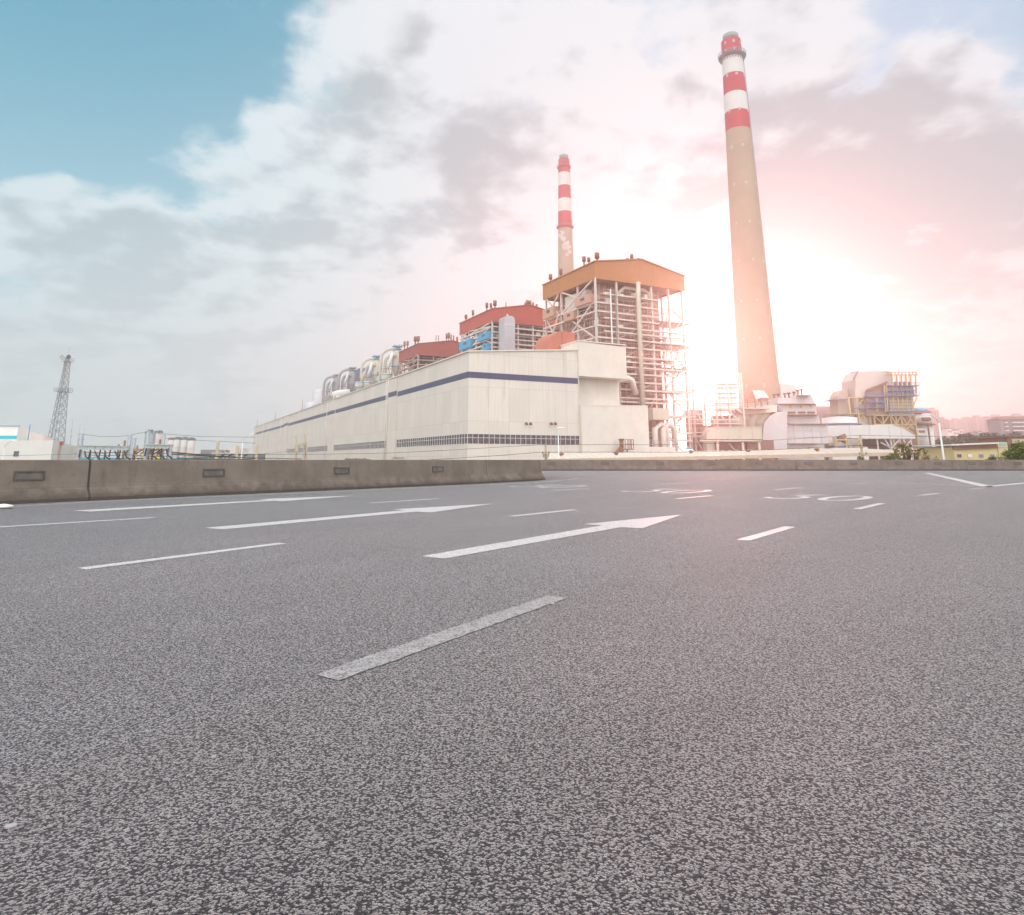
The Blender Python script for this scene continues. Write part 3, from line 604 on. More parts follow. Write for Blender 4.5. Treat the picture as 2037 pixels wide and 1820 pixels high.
# ------------------------------------------------------------------ boiler houses
def boiler(name, label, mid, pxs, clad, steel, inner, cabin, cols_px, floors, nd, deep, vents, bay=True):
    """mid=(s,d) of the front left corner; pxs: dict of picture heights used for real levels"""
    s0, d0 = mid; zt = pxs['zt']; zb = pxs['zb']; W_ = pxs['w']; L_ = pxs['l']; rs, rz = pxs['ridge']
    t = thing(name, label, 'boiler house', FR.W(s0, d0, GZ), 'boiler houses behind the hall')
    # roof cladding: a shell with the gable front
    mb = MB(); th = .4
    def pan(P0, P1, za0, za1, zb0, inw):
        mb.hexa([P0(0, zb0), P1(0, zb0), P1(inw, zb0), P0(inw, zb0), P0(0, za0), P1(0, za1), P1(inw, za1), P0(inw, za0)])
    f = lambda s, d: (lambda i, z: FR.W(s, d+i, z)); g = lambda s, d: (lambda i, z: FR.W(s+i, d, z))
    for dd, sg in ((d0, th), (d0+L_, -th)):
        pan(f(s0, dd), f(s0+rs, dd), zt, rz, zb, sg); pan(f(s0+rs, dd), f(s0+W_, dd), rz, zt-.4, zb, sg)
    pan(g(s0, d0+th), g(s0, d0+L_-th), zt, zt, zb, th); pan(g(s0+W_, d0+th), g(s0+W_, d0+L_-th), zt-.4, zt-.4, zb, -th)
    mb.build('roof_cladding', clad, t)
    MB().hexa([FR.W(s0-.3, d0-.3, zt+.02), FR.W(s0+rs, d0-.3, rz+.02), FR.W(s0+rs, d0+L_+.3, rz+.02), FR.W(s0-.3, d0+L_+.3, zt+.02), FR.W(s0-.3, d0-.3, zt+.35), FR.W(s0+rs, d0-.3, rz+.35), FR.W(s0+rs, d0+L_+.3, rz+.35), FR.W(s0-.3, d0+L_+.3, zt+.35)]).hexa(
        [FR.W(s0+rs+.003, d0-.3, rz+.02), FR.W(s0+W_+.3, d0-.3, zt-.38), FR.W(s0+W_+.3, d0+L_+.3, zt-.38), FR.W(s0+rs+.003, d0+L_+.3, rz+.02), FR.W(s0+rs+.003, d0-.3, rz+.35), FR.W(s0+W_+.3, d0-.3, zt-.05), FR.W(s0+W_+.3, d0+L_+.3, zt-.05), FR.W(s0+rs+.003, d0+L_+.3, rz+.35)]).build('roof', clad, t)
    MB().box(FR, s0+th, s0+W_-th, d0+th, d0+L_-th, zb+.5, zb+.8).build('ceiling', inner, t)
    # furnace and its lagging
    fe = pxs['fs']
    fu = MB().box(FR, s0+4.5, s0+fe, d0+5.5, d0+L_-3, GZ, zb+.3).build('furnace', inner, t)
    mb = MB()
    for k in range(9):
        z = zb-3-k*5.2
        if z < GZ+3: break
        mb.box(FR, s0+4.2, s0+fe+.3, d0+5.2, d0+5.5, z, z+.45).box(FR, s0+4.2, s0+4.5, d0+5.2, d0+L_-3, z, z+.45)
    for k in range(int((fe-4.5)/2.2)+1):
        x = s0+4.6+k*2.2; mb.box(FR, x, x+.28, d0+5.22, d0+5.48, GZ+2, zb)
    for k in range(int((L_-9)/2.2)+1):
        x = d0+5.7+k*2.2; mb.box(FR, s0+4.22, s0+4.48, x, x+.28, GZ+2, zb)
    mb.build('buckstay', steel if deep else BROWN, fu)
    # columns
    cs = sorted(cols_px); ct = .55
    for i, s_ in enumerate(cs):
        MB().box(FR, s_-ct/2, s_+ct/2, d0+.45, d0+.45+ct, GZ, zb-.02).build('column', steel, t)
    ds = [d0+1+(L_-2)*k/nd for k in range(1, nd+1)]
    for d_ in ds:
        MB().box(FR, s0+.42, s0+.42+ct, d_-ct/2, d_+ct/2, GZ, zb-.02).build('column', steel, t)
        MB().box(FR, s0+W_-.42-ct, s0+W_-.42, d_-ct/2, d_+ct/2, GZ, zb-.02).build('column', steel, t)
    # floors: edge beams, gratings and rails on the front and the left side
    for i, (z, x0, x1) in enumerate(floors):
        mb = MB().box(FR, x0, x1, d0+.1, d0+.4, z-.45, z).box(FR, x0, x1, d0+.4, d0+2.6, z-.12, z)
        if x0 <= s0+1: mb.box(FR, s0+.1, s0+.4, d0+.4, d0+L_, z-.45, z).box(FR, s0+.4, s0+2.4, d0+2.6, d0+L_, z-.12, z)
        mb.build('floor_platform', steel, t)
        if deep or i % 2 == 0:
            r = MB(); 
            for (pa, pb) in ((FR.W(x0, d0+.15, z+1.1), FR.W(x1, d0+.15, z+1.1)),)+(((FR.W(s0+.15, d0+.2, z+1.1), FR.W(s0+.15, d0+L_, z+1.1)),) if x0 <= s0+1 else ()): 
                r.beam(pa, pb, .07); n_ = int((pb-pa).length/3.2)
                for q in range(n_+1): p_ = pa.lerp(pb, q/max(1, n_)); r.beam(p_+V(0, 0, -1.1), p_, .06)
            r.build('railing', steel, t)
    # bracing on the left face
    zz_ = [z for z, x0, _ in floors if x0 <= s0+1]; lv = [zb]+zz_[::3]
    for k in range(len(lv)-1):
        for (da, db_) in ((d0+1, ds[len(ds)//2]), (ds[len(ds)//2], ds[-1])):
            mm = (da+db_)/2
            MB().beam(FR.W(s0+.3, da+1, lv[k+1]), FR.W(s0+.3, db_-1, lv[k]), .42).beam(FR.W(s0+.3, db_-1, lv[k+1]), FR.W(s0+.3, da+1, lv[k]), .42).build('brace', steel, t)
    # bracing on the front
    for k in range(min(len(cs)-1, 5)):
        if deep and k in (1, 3, 4):
            for j in range(0, len(floors)-3, 3):
                za, zc = floors[j][0], floors[j+3][0]
                MB().beam(FR.W(cs[k]+.3, d0+1.2, zc), FR.W(cs[k+1]-.3, d0+1.2, za), .26).build('brace', steel, t)
    # pipework
    rnd = random.Random(name)
    for k in range(26 if deep else 12):
        s_ = s0+1+rnd.random()*(fe-2); z = GZ+6+rnd.random()*(zb-GZ-10); r = rnd.choice((.15, .2, .3, .45)); ln = 3+rnd.random()*9
        p = FR.W(s_, d0+2+rnd.random()*2.6, z); e = FR.W(min(s_+ln, s0+W_-2), d0+2+rnd.random()*2.6, z+rnd.choice((0, 0, 1.5)))
        MB().tube([p+V(0, 0, -3*rnd.random()-1), p, e, e+V(0, 0, -2-4*rnd.random())], r, 6).build('pipe', steel, t)
    for k in range(14 if deep else 10):
        d_ = d0+2+rnd.random()*(L_-6); z = GZ+26+rnd.random()*(zb-GZ-30); r = rnd.choice((.15, .25, .4)); ln = 3+rnd.random()*7
        p = FR.W(s0+1.6+rnd.random()*2, d_, z); e = FR.W(s0+1.6+rnd.random()*2, min(d_+ln, d0+L_-2), z)
        MB().tube([p+V(0, 0, -2.5), p, e, e+V(0, 0, -2-3*rnd.random())], r, 6).build('pipe', steel, t)
    # small equipment boxes on the floors
    for k in range(26 if deep else 10):
        z, x0, x1 = rnd.choice(floors); s_ = x0+.5+rnd.random()*(x1-x0-3)
        MB().box(FR, s_, s_+.5+rnd.random()*1.4, d0+1.2, d0+2.2, z+.01, z+.6+rnd.random()*1.2).build('equipment_box', PALE, t)
    # slanting main pipe under the roof
    zz0 = zb-3.6; sA = s0+W_*.30
    MB().tube([FR.W(s0+W_*.26, d0+3.4, zz0-.2), FR.W(s0+W_*.62, d0+3.4, zz0-.2)], .75, 10).build('main_pipe', SILVER if not deep else PALE, t)
    MB().tube([FR.W(s0+W_*.28, d0+2.6, zz0+.3), FR.W(s0+W_*.36, d0+2.6, zb-.9), FR.W(s0+W_*.58, d0+2.6, zb-.9), FR.W(s0+W_*.63, d0+2.6, zb-1.6), FR.W(s0+W_*.63, d0+2.6, zz0)], .55, 10).build('main_pipe', SILVER if not deep else PALE, t)
    # cabins hung on the left face and big cream ducts above them
    for (da, db_, za, zc) in cabin[1]:
        cb = MB().box(FR, s0-.9, s0+1.6, da, db_, za, zc).build('cabin', cabin[0], t)
        MB().box(FR, s0-.93, s0-.903, da+(db_-da)*.35, da+(db_-da)*.62, za+(zc-za)*.45, za+(zc-za)*.78).build('window', GLASS, cb)
    for (da, db_, za, zc) in cabin[2]:
        MB().box(FR, s0+1.8, s0+4.1, da, db_, za, zc).build('air_duct', PALE, t)
    # gantry edge sloping along the side
    # downpipes
    MB().tube([FR.W(s0-.15, d0-.15, zb+.2), FR.W(s0+.1, d0+.1, zb-.8), FR.W(s0+.1, d0+.1, GZ)], .14, 6).build('downpipe', WHITE, t)
    for (px, py, d_, h, r) in vents:
        s_, z_ = FR.hit(px, py, d_)
        fz = zt+(rz-zt)*min(1, max(0, (s_-s0)/rs)) if s_ < s0+rs else zt+(rz-zt)*max(0, 1-(s_-s0-rs)/(W_-rs))
        b_ = FR.W(s_, d_, fz); top = max(z_, fz+1.5)
        v = MB().tube([b_, b_+V(0, 0, (top-fz)*.42)], r*.42, 8).tube([b_+V(0, 0, (top-fz)*.42), b_+V(0, 0, top-fz)], r, 10)
        v.build('exhaust_pipe', RUST if clad is not ORANGE else BROWN, t)
    return t
SB, DB = zs(1183.5, 520.6, 0)[0], 0
p = atY(1183.5, 520.6, 190.0); q = p-FR.o; SB, DB = q.dot(FR.a), q.dot(FR.b); ZB = p.z
def lev(px, py, s=None): return FR.hit(px, py, DB)[1]
W1 = FR.hit(1361, 548, DB)[0]-SB; L1 = FR.hitS(1079.5, 568.5, SB)[0]-DB
cols1 = [FR.hit(px, 600, DB)[0] for px in (1187.8, 1229.7, 1298.9, 1333, 1359.6)]
fl1 = []
for (px, py, left) in ((1250, 588, 0), (1229, 603.5, 1), (1240, 622, 1), (1240, 634, 0), (1229, 649, 1), (1240, 660, 0), (1229, 672, 1), (1299, 694, 0), (1299, 712, 0), (1299, 722, 0), (1299, 732, 0), (1299, 745, 0), (1299, 761, 0), (1299, 776, 0), (1299, 792, 0), (1299, 800, 0), (1299, 826, 0), (1299, 858.5, 0), (1299, 874, 0)):
    z = lev(px, py); fl1.append((z, SB+.1 if left or py > 700 else cols1[1]-5, SB+W1-.5 if py > 640 else cols1[2]+2.2))
def dz(px, py): return FR.hitS(px, py, SB)
cb = [(dz(1148, 600)[0], dz(1178, 590)[0], dz(1148, 612)[1], dz(1148, 596)[1]), (dz(1084, 630)[0], dz(1106, 622)[0], dz(1084, 636)[1], dz(1084, 617)[1]), (dz(1126, 640)[0], dz(1146, 632)[0], dz(1126, 641)[1], dz(1126, 625)[1])]
cb = [(min(a, c), max(a, c), z0, z1) for a, c, z0, z1 in cb]
du = [(dz(1156, 600)[0], dz(1114, 600)[0], dz(1136, 616)[1], dz(1136, 582)[1])]
vt = [(1095, 546, DB+L1*.87, 0, .62), (1115.5, 535, DB+L1*.66, 0, .5), (1161.5, 510.5, DB+L1*.14, 0, .55), (1171, 512.5, DB+L1*.10, 0, .5), (1187.5, 503, DB+1, 0, .72), (1248, 513.5, DB+4, 0, .5), (1256.5, 506, DB+4, 0, .55), (1269.5, 513, DB+6, 0, .4)]
def rdg(px, py, d): return FR.hit(px, py, d)
r1 = rdg(1275.8, 516.4, DB)
B1 = boiler('boiler_house', 'tallest boiler house with an orange clad top over an open steel frame', (SB, DB), dict(zt=ZB, zb=lev(1185.3, 553.2), w=W1, l=L1, ridge=(r1[0]-SB, r1[1]), fs=W1-6.5),
       ORANGE, mat('rose_steel', (.74, .60, .54), .5, var=.12, scale=.8, streak=.3, dirt=(.35, .2, .15)), mat('furnace_lagging', (.60, .34, .27), .8, var=.2, scale=.4, streak=.3), (mat('brown_cabin', (.58, .33, .24), .6, var=.1), cb, du), cols1, fl1, 3, True, vt)
# thick riser, twin risers and cantilevered landings of the big boiler
s_ = FR.hit(1270, 600, DB-1)[0]
MB().tube([FR.W(s_+.5, DB-.6, lev(1270, 563)), FR.W(s_, DB-1, lev(1270, 590)), FR.W(s_, DB-1, GZ)], .68, 12).build('riser_pipe', CREAMP, B1)
s_a, s_b = FR.hit(1217, 600, DB-1)[0], FR.hit(1228, 600, DB-1)[0]
MB().tube([FR.W(s_a, DB-.5, GZ), FR.W(s_a, DB-.5, lev(1222, 577)), FR.W(s_b, DB-.5, lev(1222, 577)), FR.W(s_b, DB-.5, GZ)], .22, 6).build('riser_pipe', WHITE, B1)
for (y, ex) in ((639, 1371), (686, 1374), (731, 1377), (776, 1379), (826, 1380)):
    z = lev(1361, y); e = FR.hit(ex, y, DB+3)[0]
    mb = MB().box(FR, SB+W1-9, e, DB+2, DB+11, z-.25, z).rail([FR.W(SB+W1-9, DB+2, z), FR.W(e, DB+2, z), FR.W(e, DB+11, z)], 1.1, .1, 1.8)
    for k in range(4): mb.beam(FR.W(SB+W1-7+k*2, DB+2.2, z-.3), FR.W(SB+W1-8+k*2, DB+2.2, z-2.2), .16)
    mb.build('landing', STEEL, B1)
for k in range(6):   # zigzag stairs on the right bay
    za, zc = lev(1361, 640+k*45), lev(1361, 640+(k+1)*45); a, c = SB+W1-8.5, SB+W1-1.2
    MB().beam(FR.W(a if k % 2 else c, DB+1.5, za), FR.W(c if k % 2 else a, DB+1.5, zc), .3).build('stair', STEEL, B1)
for (xa, ya, xb, yb) in ((1320, 625, 1358, 580), (1335, 615, 1361, 640), (1340, 690, 1362, 735)):
    a = FR.hit(xa, ya, DB+L1-1); c = FR.hit(xb, yb, DB+L1-1); MB().beam(FR.W(a[0], DB+L1-1, a[1]), FR.W(c[0], DB+L1-1, c[1]), .5).build('brace', STEEL, B1)
bx = FR.hit(1293, 835, DB-2); bx2 = FR.hit(1324.5, 813, DB-2)
MB().box(FR, bx[0], bx2[0], DB-3.5, DB-.4, bx[1], bx2[1]).build('air_duct', CREAMP, B1)
for px in (1298, 1314):
    c = FR.hit(px, 853, DB-1); p = FR.W(c[0], DB-2, c[1]); MB().tube([p+V(0, 0, -9), p, p+FR.a*2.2+V(0, 0, 1.4), p+FR.a*4.2, p+FR.a*4.2+V(0, 0, -9)], .9, 10).build('bent_duct', PALE, B1)
a = FR.hit(1240, 765, DB-1.5); p = FR.W(a[0]+.5, DB-1.5, a[1])
MB().tube([FR.W(a[0]-1.5, DB-1.5, lev(1245, 756)-.4), FR.W(a[0]+1.5, DB-1.5, lev(1245, 753)), FR.W(a[0]+3, DB-1.5, lev(1245, 757)), FR.W(a[0]+4.2, DB-1.5, lev(1240, 785))], .85, 10).build('bent_duct', PALE, B1)
def other(px, py, Yg):
    p = atY(px, py, Yg); q = p-FR.o; return q.dot(FR.a), q.dot(FR.b), p.z
s2_, d2_, z2_ = other(979, 614.8, 253.0); s2_ = SB; d2_, z2_ = FR.hitS(979, 614.8, SB)
W2 = W1; L2 = FR.hitS(914.3, 643, SB)[0]-d2_
lv2 = lambda px, py: FR.hit(px, py, d2_)[1]
cols2 = [FR.hit(px, 640, d2_)[0] for px in (981, 1003, 1032, 1061.5, 1083)]+[s2_+W2-1.5]
r2 = FR.hit(1055, 607, d2_)
fl2 = [(lv2(1000, y), s2_+.1, s2_+W2-3) for y in (649.5, 660, 672, 681, 690)]+[(lv2(1000, 690)-6*k, s2_+.1, s2_+W2-3) for k in (1, 2, 3)]
e2 = lambda px, py: FR.hitS(px, py, s2_)
cb2 = [(e2(976, 665)[0], e2(954, 675)[0], e2(955, 680)[1], e2(955, 667)[1]), (e2(940, 680)[0], e2(917, 690)[0], e2(917, 698)[1], e2(917, 682)[1]), (e2(974, 690)[0], e2(962, 690)[0], e2(968, 697)[1], e2(968, 684)[1])]
du2 = [(e2(966, 660)[0], e2(936, 660)[0], e2(950, 675)[1], e2(950, 655)[1])]
vt2 = [(927, 626, d2_+L2*.83, 0, .6), (941, 617, d2_+L2*.6, 0, .52), (968.5, 602.5, d2_+L2*.13, 0, .55), (976.6, 603.5, d2_+L2*.1, 0, .5), (984.6, 598, d2_+1.5, 0, .7), (1006.5, 601, d2_+8, 0, .2),
       (1045, 602, d2_+4, 0, .45), (1048.5, 597, d2_+6, 0, .6), (1054.3, 598, d2_+6, 0, .6), (1060.5, 601.5, d2_+7, 0, .45), (1067.5, 605, d2_+8, 0, .45)]
boiler('boiler_house', 'middle boiler house with a bright red clad top and blue cabins', (s2_, d2_), dict(zt=z2_, zb=lv2(980, 639.5), w=W2, l=L2, ridge=(r2[0]-s2_, r2[1]), fs=W2-8),
       RED, STEEL, mat('furnace_sheeting', (.42, .34, .27), .7, var=.15, scale=.4, streak=.3), (BLUE, [(min(a, c), max(a, c), x, y) for a, c, x, y in cb2], [(min(a, c), max(a, c), x, y) for a, c, x, y in du2]), cols2, fl2, 4, False, vt2)
d3_, z3_ = FR.hitS(831.6, 684.3, SB); s3_ = SB; L3 = FR.hitS(794, 700, SB)[0]-d3_
lv3 = lambda px, py: FR.hit(px, py, d3_)[1]; r3 = FR.hit(900, 677.7, d3_)
cols3 = [FR.hit(px, 700, d3_)[0] for px in (834, 863.5, 880, 905)]+[s3_+W1-1.5]
fl3 = [(lv3(840, y), s3_+.1, s3_+W1-3) for y in (715, 724, 733, 742, 752)]
vt3 = [(805, 679, d3_+L3*.68, 0, .6), (811, 678.5, d3_+L3*.5, 0, .6), (826.5, 669.5, d3_+L3*.1, 0, .85), (832, 669, d3_+1, 0, .85), (867.5, 666.5, d3_+8, 0, .2), (872.5, 666.5, d3_+8, 0, .2), (888.5, 663.5, d3_+6, 0, .5), (893, 662, d3_+6, 0, .6), (897.5, 665.5, d3_+6, 0, .35), (902.5, 667, d3_+6, 0, .35), (909.5, 670, d3_+7, 0, .5)]
boiler('boiler_house', 'low looking boiler house with a dark red clad top, furthest of the three', (s3_, d3_), dict(zt=z3_, zb=lv3(833, 706), w=W1, l=L3, ridge=(r3[0]-s3_, r3[1]), fs=W1-6),
       DRED, mat('pink_steel', (.45, .30, .26), .55, var=.12), mat('dark_furnace', (.20, .10, .085), .8, var=.25, scale=.4), (DRED, [], []), cols3, fl3, 4, False, vt3)
# the long bunker bay carrying the boiler fronts, hidden behind the hall roof
SH = HW+.5
t = MB().box(FR, SH+.0, SB-1.2, DB+6, HL-10, GZ, 24).build('bunker_bay', PALE); tag(t, 'long pale bunker bay behind the parapet of the cream hall', 'building')
# red hood and white duct on the bay
a = FR.hit(1090.5, 700, DB-9); c = FR.hit(1144.5, 700, DB-9); zt_ = FR.hit(1130, 660, DB-9)[1]; s0h, s1h = a[0], c[0]-.0
t = thing('curved_hood', 'red curved top duct hood rising above the hall roof beside the big boiler', 'hood', FR.W(s0h, DB-6, 24))
pts = []; Rq = (s1h-s0h)*.55
Hh = zt_
pp = [(s0h, 18), (s1h, 18), (s1h, Hh-.5), (s1h-.9, Hh), (s0h+Rq, Hh)]+[(s0h+Rq-Rq*math.sin(u), Hh-4.4+4.4*math.cos(u)) for u in [math.pi/2*k/8 for k in range(1, 9)]]
MB().prism([FR.W(x, DB-9, z) for x, z in pp], FR.b*7.5).build('hood_shell', mat('salmon_cladding', (.50, .17, .11), .65, var=.08, corr=.8, bump=.2), t)
MB().box(FR, s1h-4.1, s1h-3.95, DB-9.06, DB-9.003, 20, Hh-.05).build('seam', DRED, t)
dd_ = d2_-6
a = FR.hit(1003.5, 690, dd_); c = FR.hit(1024.5, 690, dd_); zt_ = FR.hit(1014, 628, dd_)[1]
t = thing('vertical_duct', 'tall white rounded top duct in front of the red topped boiler house', 'duct', FR.W(a[0], dd_, 24))
r_ = 1.6
pp = [(a[0], 14), (c[0], 14), (c[0], zt_-r_)]+[(c[0]-r_+r_*math.cos(u), zt_-r_+r_*math.sin(u)) for u in [math.pi/2*k/6 for k in range(1, 7)]]+[(a[0]+r_-r_*math.sin(u), zt_-r_+r_*math.cos(u)) for u in [math.pi/2*k/6 for k in range(0, 7)]]
MB().prism([FR.W(x, dd_, z) for x, z in pp], FR.b*5).build('duct_shell', SILVER, t)
MB().box(FR, a[0]-.05, c[0]+.05, dd_-.08, dd_-.003, zt_-3.6, zt_-3.3).tube([FR.W((a[0]+c[0])/2, dd_+2, zt_-.1), FR.W((a[0]+c[0])/2, dd_+2, zt_+1.0)], .3, 8).build('seam', WHITE, t)
# ------------------------------------------------------------------ dust filter units with goosenecks
def filter_unit(label, px, py, Yg, k, vm, am, side=True):
    """px,py: picture point of the unit's foot; k metres per picture pixel (real size is the same for all)"""
    o = atY(px, py, Yg); t = thing('filter_unit', label, 'filter unit', o, 'gooseneck filter units behind the hall')
    fr = Fr(o.x, o.y, 0)
    def P(x, z, d=0): return fr.W(x*k, d*k, o.z+z*k)     # x,z in picture pixels of the nearest unit
    MB().tube([P(-22, -20), P(-22, 46), P(-20, 56), P(-14, 63), P(-4, 67), P(8, 67)], 3.3*k, 12).build('gooseneck_pipe', vm, t)
    MB().tube([P(-14.5, -20, 6), P(-14.5, 40, 6), P(-12, 48, 6), P(-6, 53, 6), P(4, 54, 6)], 3.1*k, 12).build('gooseneck_pipe', vm, t)
    MB().lathe(P(8, 0, 6), [(3*k, 10*k), (9.3*k, 32*k), (9.3*k, 60*k), (6*k, 66*k), (6*k, 69*k)], 24).build('vessel', vm, t)
    MB().lathe(P(8, 0, 6), [(11*k, 31*k), (11*k, 32.2*k)], 24).build('ring_platform', am, t)
    MB().lathe(P(8, 0, 6), [(10*k, 66*k), (10.5*k, 67*k)], 24).lathe(P(8, 0, 6), [(10*k, 71*k), (10.5*k, 72*k)], 24).build('top_platform', am, t)
    for q in (-6, -1, 6, 12): MB().lathe(P(8+q*.8, 0, 6+(q % 3)), [(1.9*k, 72*k), (2.2*k, 75*k), (1.2*k, 76.5*k)], 10).build('valve_head', GREYP if vm is not GREYP else SILVER, t)
    for q in (-1, -.4, .4, 1): MB().beam(P(8+q*8, 32, 6), P(8+q*4, -20, 6), 1.6*k).build('leg', vm, t)
    MB().tube([P(2, 58, -6), P(-7, 24, -6)], [3.6*k, 3.2*k], 10).build('slanting_chute', WHITE if vm is not GREYP else SILVER, t)
    MB().tube([P(2, 58, -6), P(9, 50, -6)], [3.4*k, 2.6*k], 8).build('slanting_chute', vm, t)
    lw = MB().lathe(P(-8, 0, -8), [(4*k, -14*k), (5.2*k, 0), (10.5*k, 3*k), (10.5*k, 16*k)], 24).build('collector', vm, t)
    MB().lathe(P(-8, 0, -8), [(12.5*k, 2.2*k), (12.5*k, 3.4*k)], 24).build('ring_platform', am, t)
    MB().lathe(P(-8, 0, -8), [(11.3*k, 13*k), (11.3*k, 13.9*k)], 24).build('ring_platform', am, t)
    for q in range(5):
        x = -17+q*4.6; MB().tube([P(x, 14, -9), P(x, 22, -9), P(x-.9, 24.5, -9.5)], [1.9*k, 1.1*k, 1.2*k], 8).build('nozzle', vm, t); MB().tube([P(x-.9, 24.3, -9.6), P(x-1.1, 26.2, -10)], 1.35*k, 8).build('nozzle_cap', RUST, t)
    MB().tube([P(-4, 9, -18.2), P(-4, 9, -18.6)], 1.3*k, 10).build('yellow_plate', YEL, t)
    return t
kk = 371/1350
for lb, px, py, Yg, vm, am in (('cream gooseneck filter unit nearest to the dark red boiler house', 778, 760, 371, CREAMP, BLUE),
        ('cream gooseneck filter unit second from the right, left of the nearest cream one', 737.5, 774.5, 405, CREAMP, BLUE),
        ('grey gooseneck filter unit just left of the cream ones', 690, 790, 455, GREYP, GREYP),
        ('grey gooseneck filter unit furthest left, beside the steaming tank', 659, 799, 500, GREYP, GREYP)):
    o = filter_unit(lb, px, py, Yg, kk, vm, am)
for i, (px, py, Yg) in enumerate(((714, 771, 400), (698-48+93, 768-8, 398))):
    o = atY(px if i == 0 else 757, py, Yg); t = thing('dust_collector', ['small cream dust collector between the cream and grey filter units', 'small cream dust collector between the two cream filter units'][i], 'dust collector', o, 'small collectors between the filter units')
    k = kk
    MB().lathe(o, [(4*k, -16*k), (5*k, -3*k), (9*k, 0), (9*k, 12*k)], 20).build('collector', CREAMP, t)
    MB().lathe(o, [(10.6*k, -.8*k), (10.6*k, .4*k)], 20).lathe(o, [(9.8*k, 9.5*k), (9.8*k, 10.3*k)], 20).build('ring_platform', BLUE, t)
    for q in range(4): MB().tube([o+V((-6+q*4)*k, -2*k, 12*k), o+V((-6+q*4)*k, -2*k, 19*k)], [1.7*k, 1.2*k], 8).tube([o+V((-6+q*4)*k, -2*k, 19*k), o+V((-6.4+q*4)*k, -2.5*k, 21*k)], 1.3*k, 8).build('nozzle', RUST, t)
    MB().tube([o+V(3*k, -1*k, 8*k), o+V(7*k, -1*k, 26*k), o+V(12*k, 0, 34*k)], [3*k, 3*k, 2.6*k], 8).build('slanting_chute', CREAMP, t)
o = atY(630.5, 806, 545); t = thing('storage_tank', 'grey round tank wrapped in steam behind the far end of the hall', 'tank', (o.x, o.y, 20))
MB().lathe((o.x, o.y, 20), [(4.1, 0), (4.1, atY(630, 778, 545).z-20), (3.4, atY(630, 775.4, 545).z-20)], 28).build('shell', SILVER, t)
o = atY(618, 812, 520); t = MB().lathe((o.x, o.y, 18), [(5.2, 0), (5.2, o.z-16), (4.2, o.z-14.2), (2.2, o.z-13.2), (.3, o.z-12.9)], 24).build('domed_tank', SILVER); tag(t, 'low domed tank top peeking over the far hall roof', 'tank')
o = atY(672, 794, 440); t = MB().tube([V(o.x-3.2, o.y, o.z+1.5), V(o.x-2.4, o.y, o.z+3.2), V(o.x, o.y, o.z+3.9), V(o.x+7, o.y+2, o.z+4.8)], [1.6, 2, 2, 2], 14).tube([V(o.x, o.y, 20), V(o.x, o.y, o.z+3)], 1.5, 10).build('roof_drum', WHITE); tag(t, 'white rounded drum lying below the grey goosenecks', 'drum')
o = FR.hitS(712, 745, SB+6); t = MB().box(FR, SB+6, SB+16, o[0]-6, o[0]+30, 20, o[1]+4).build('blue_shed', mat('slate_blue', (.14, .17, .36), .6)); tag(t, 'slate blue clad block seen through the filter pipes', 'building')
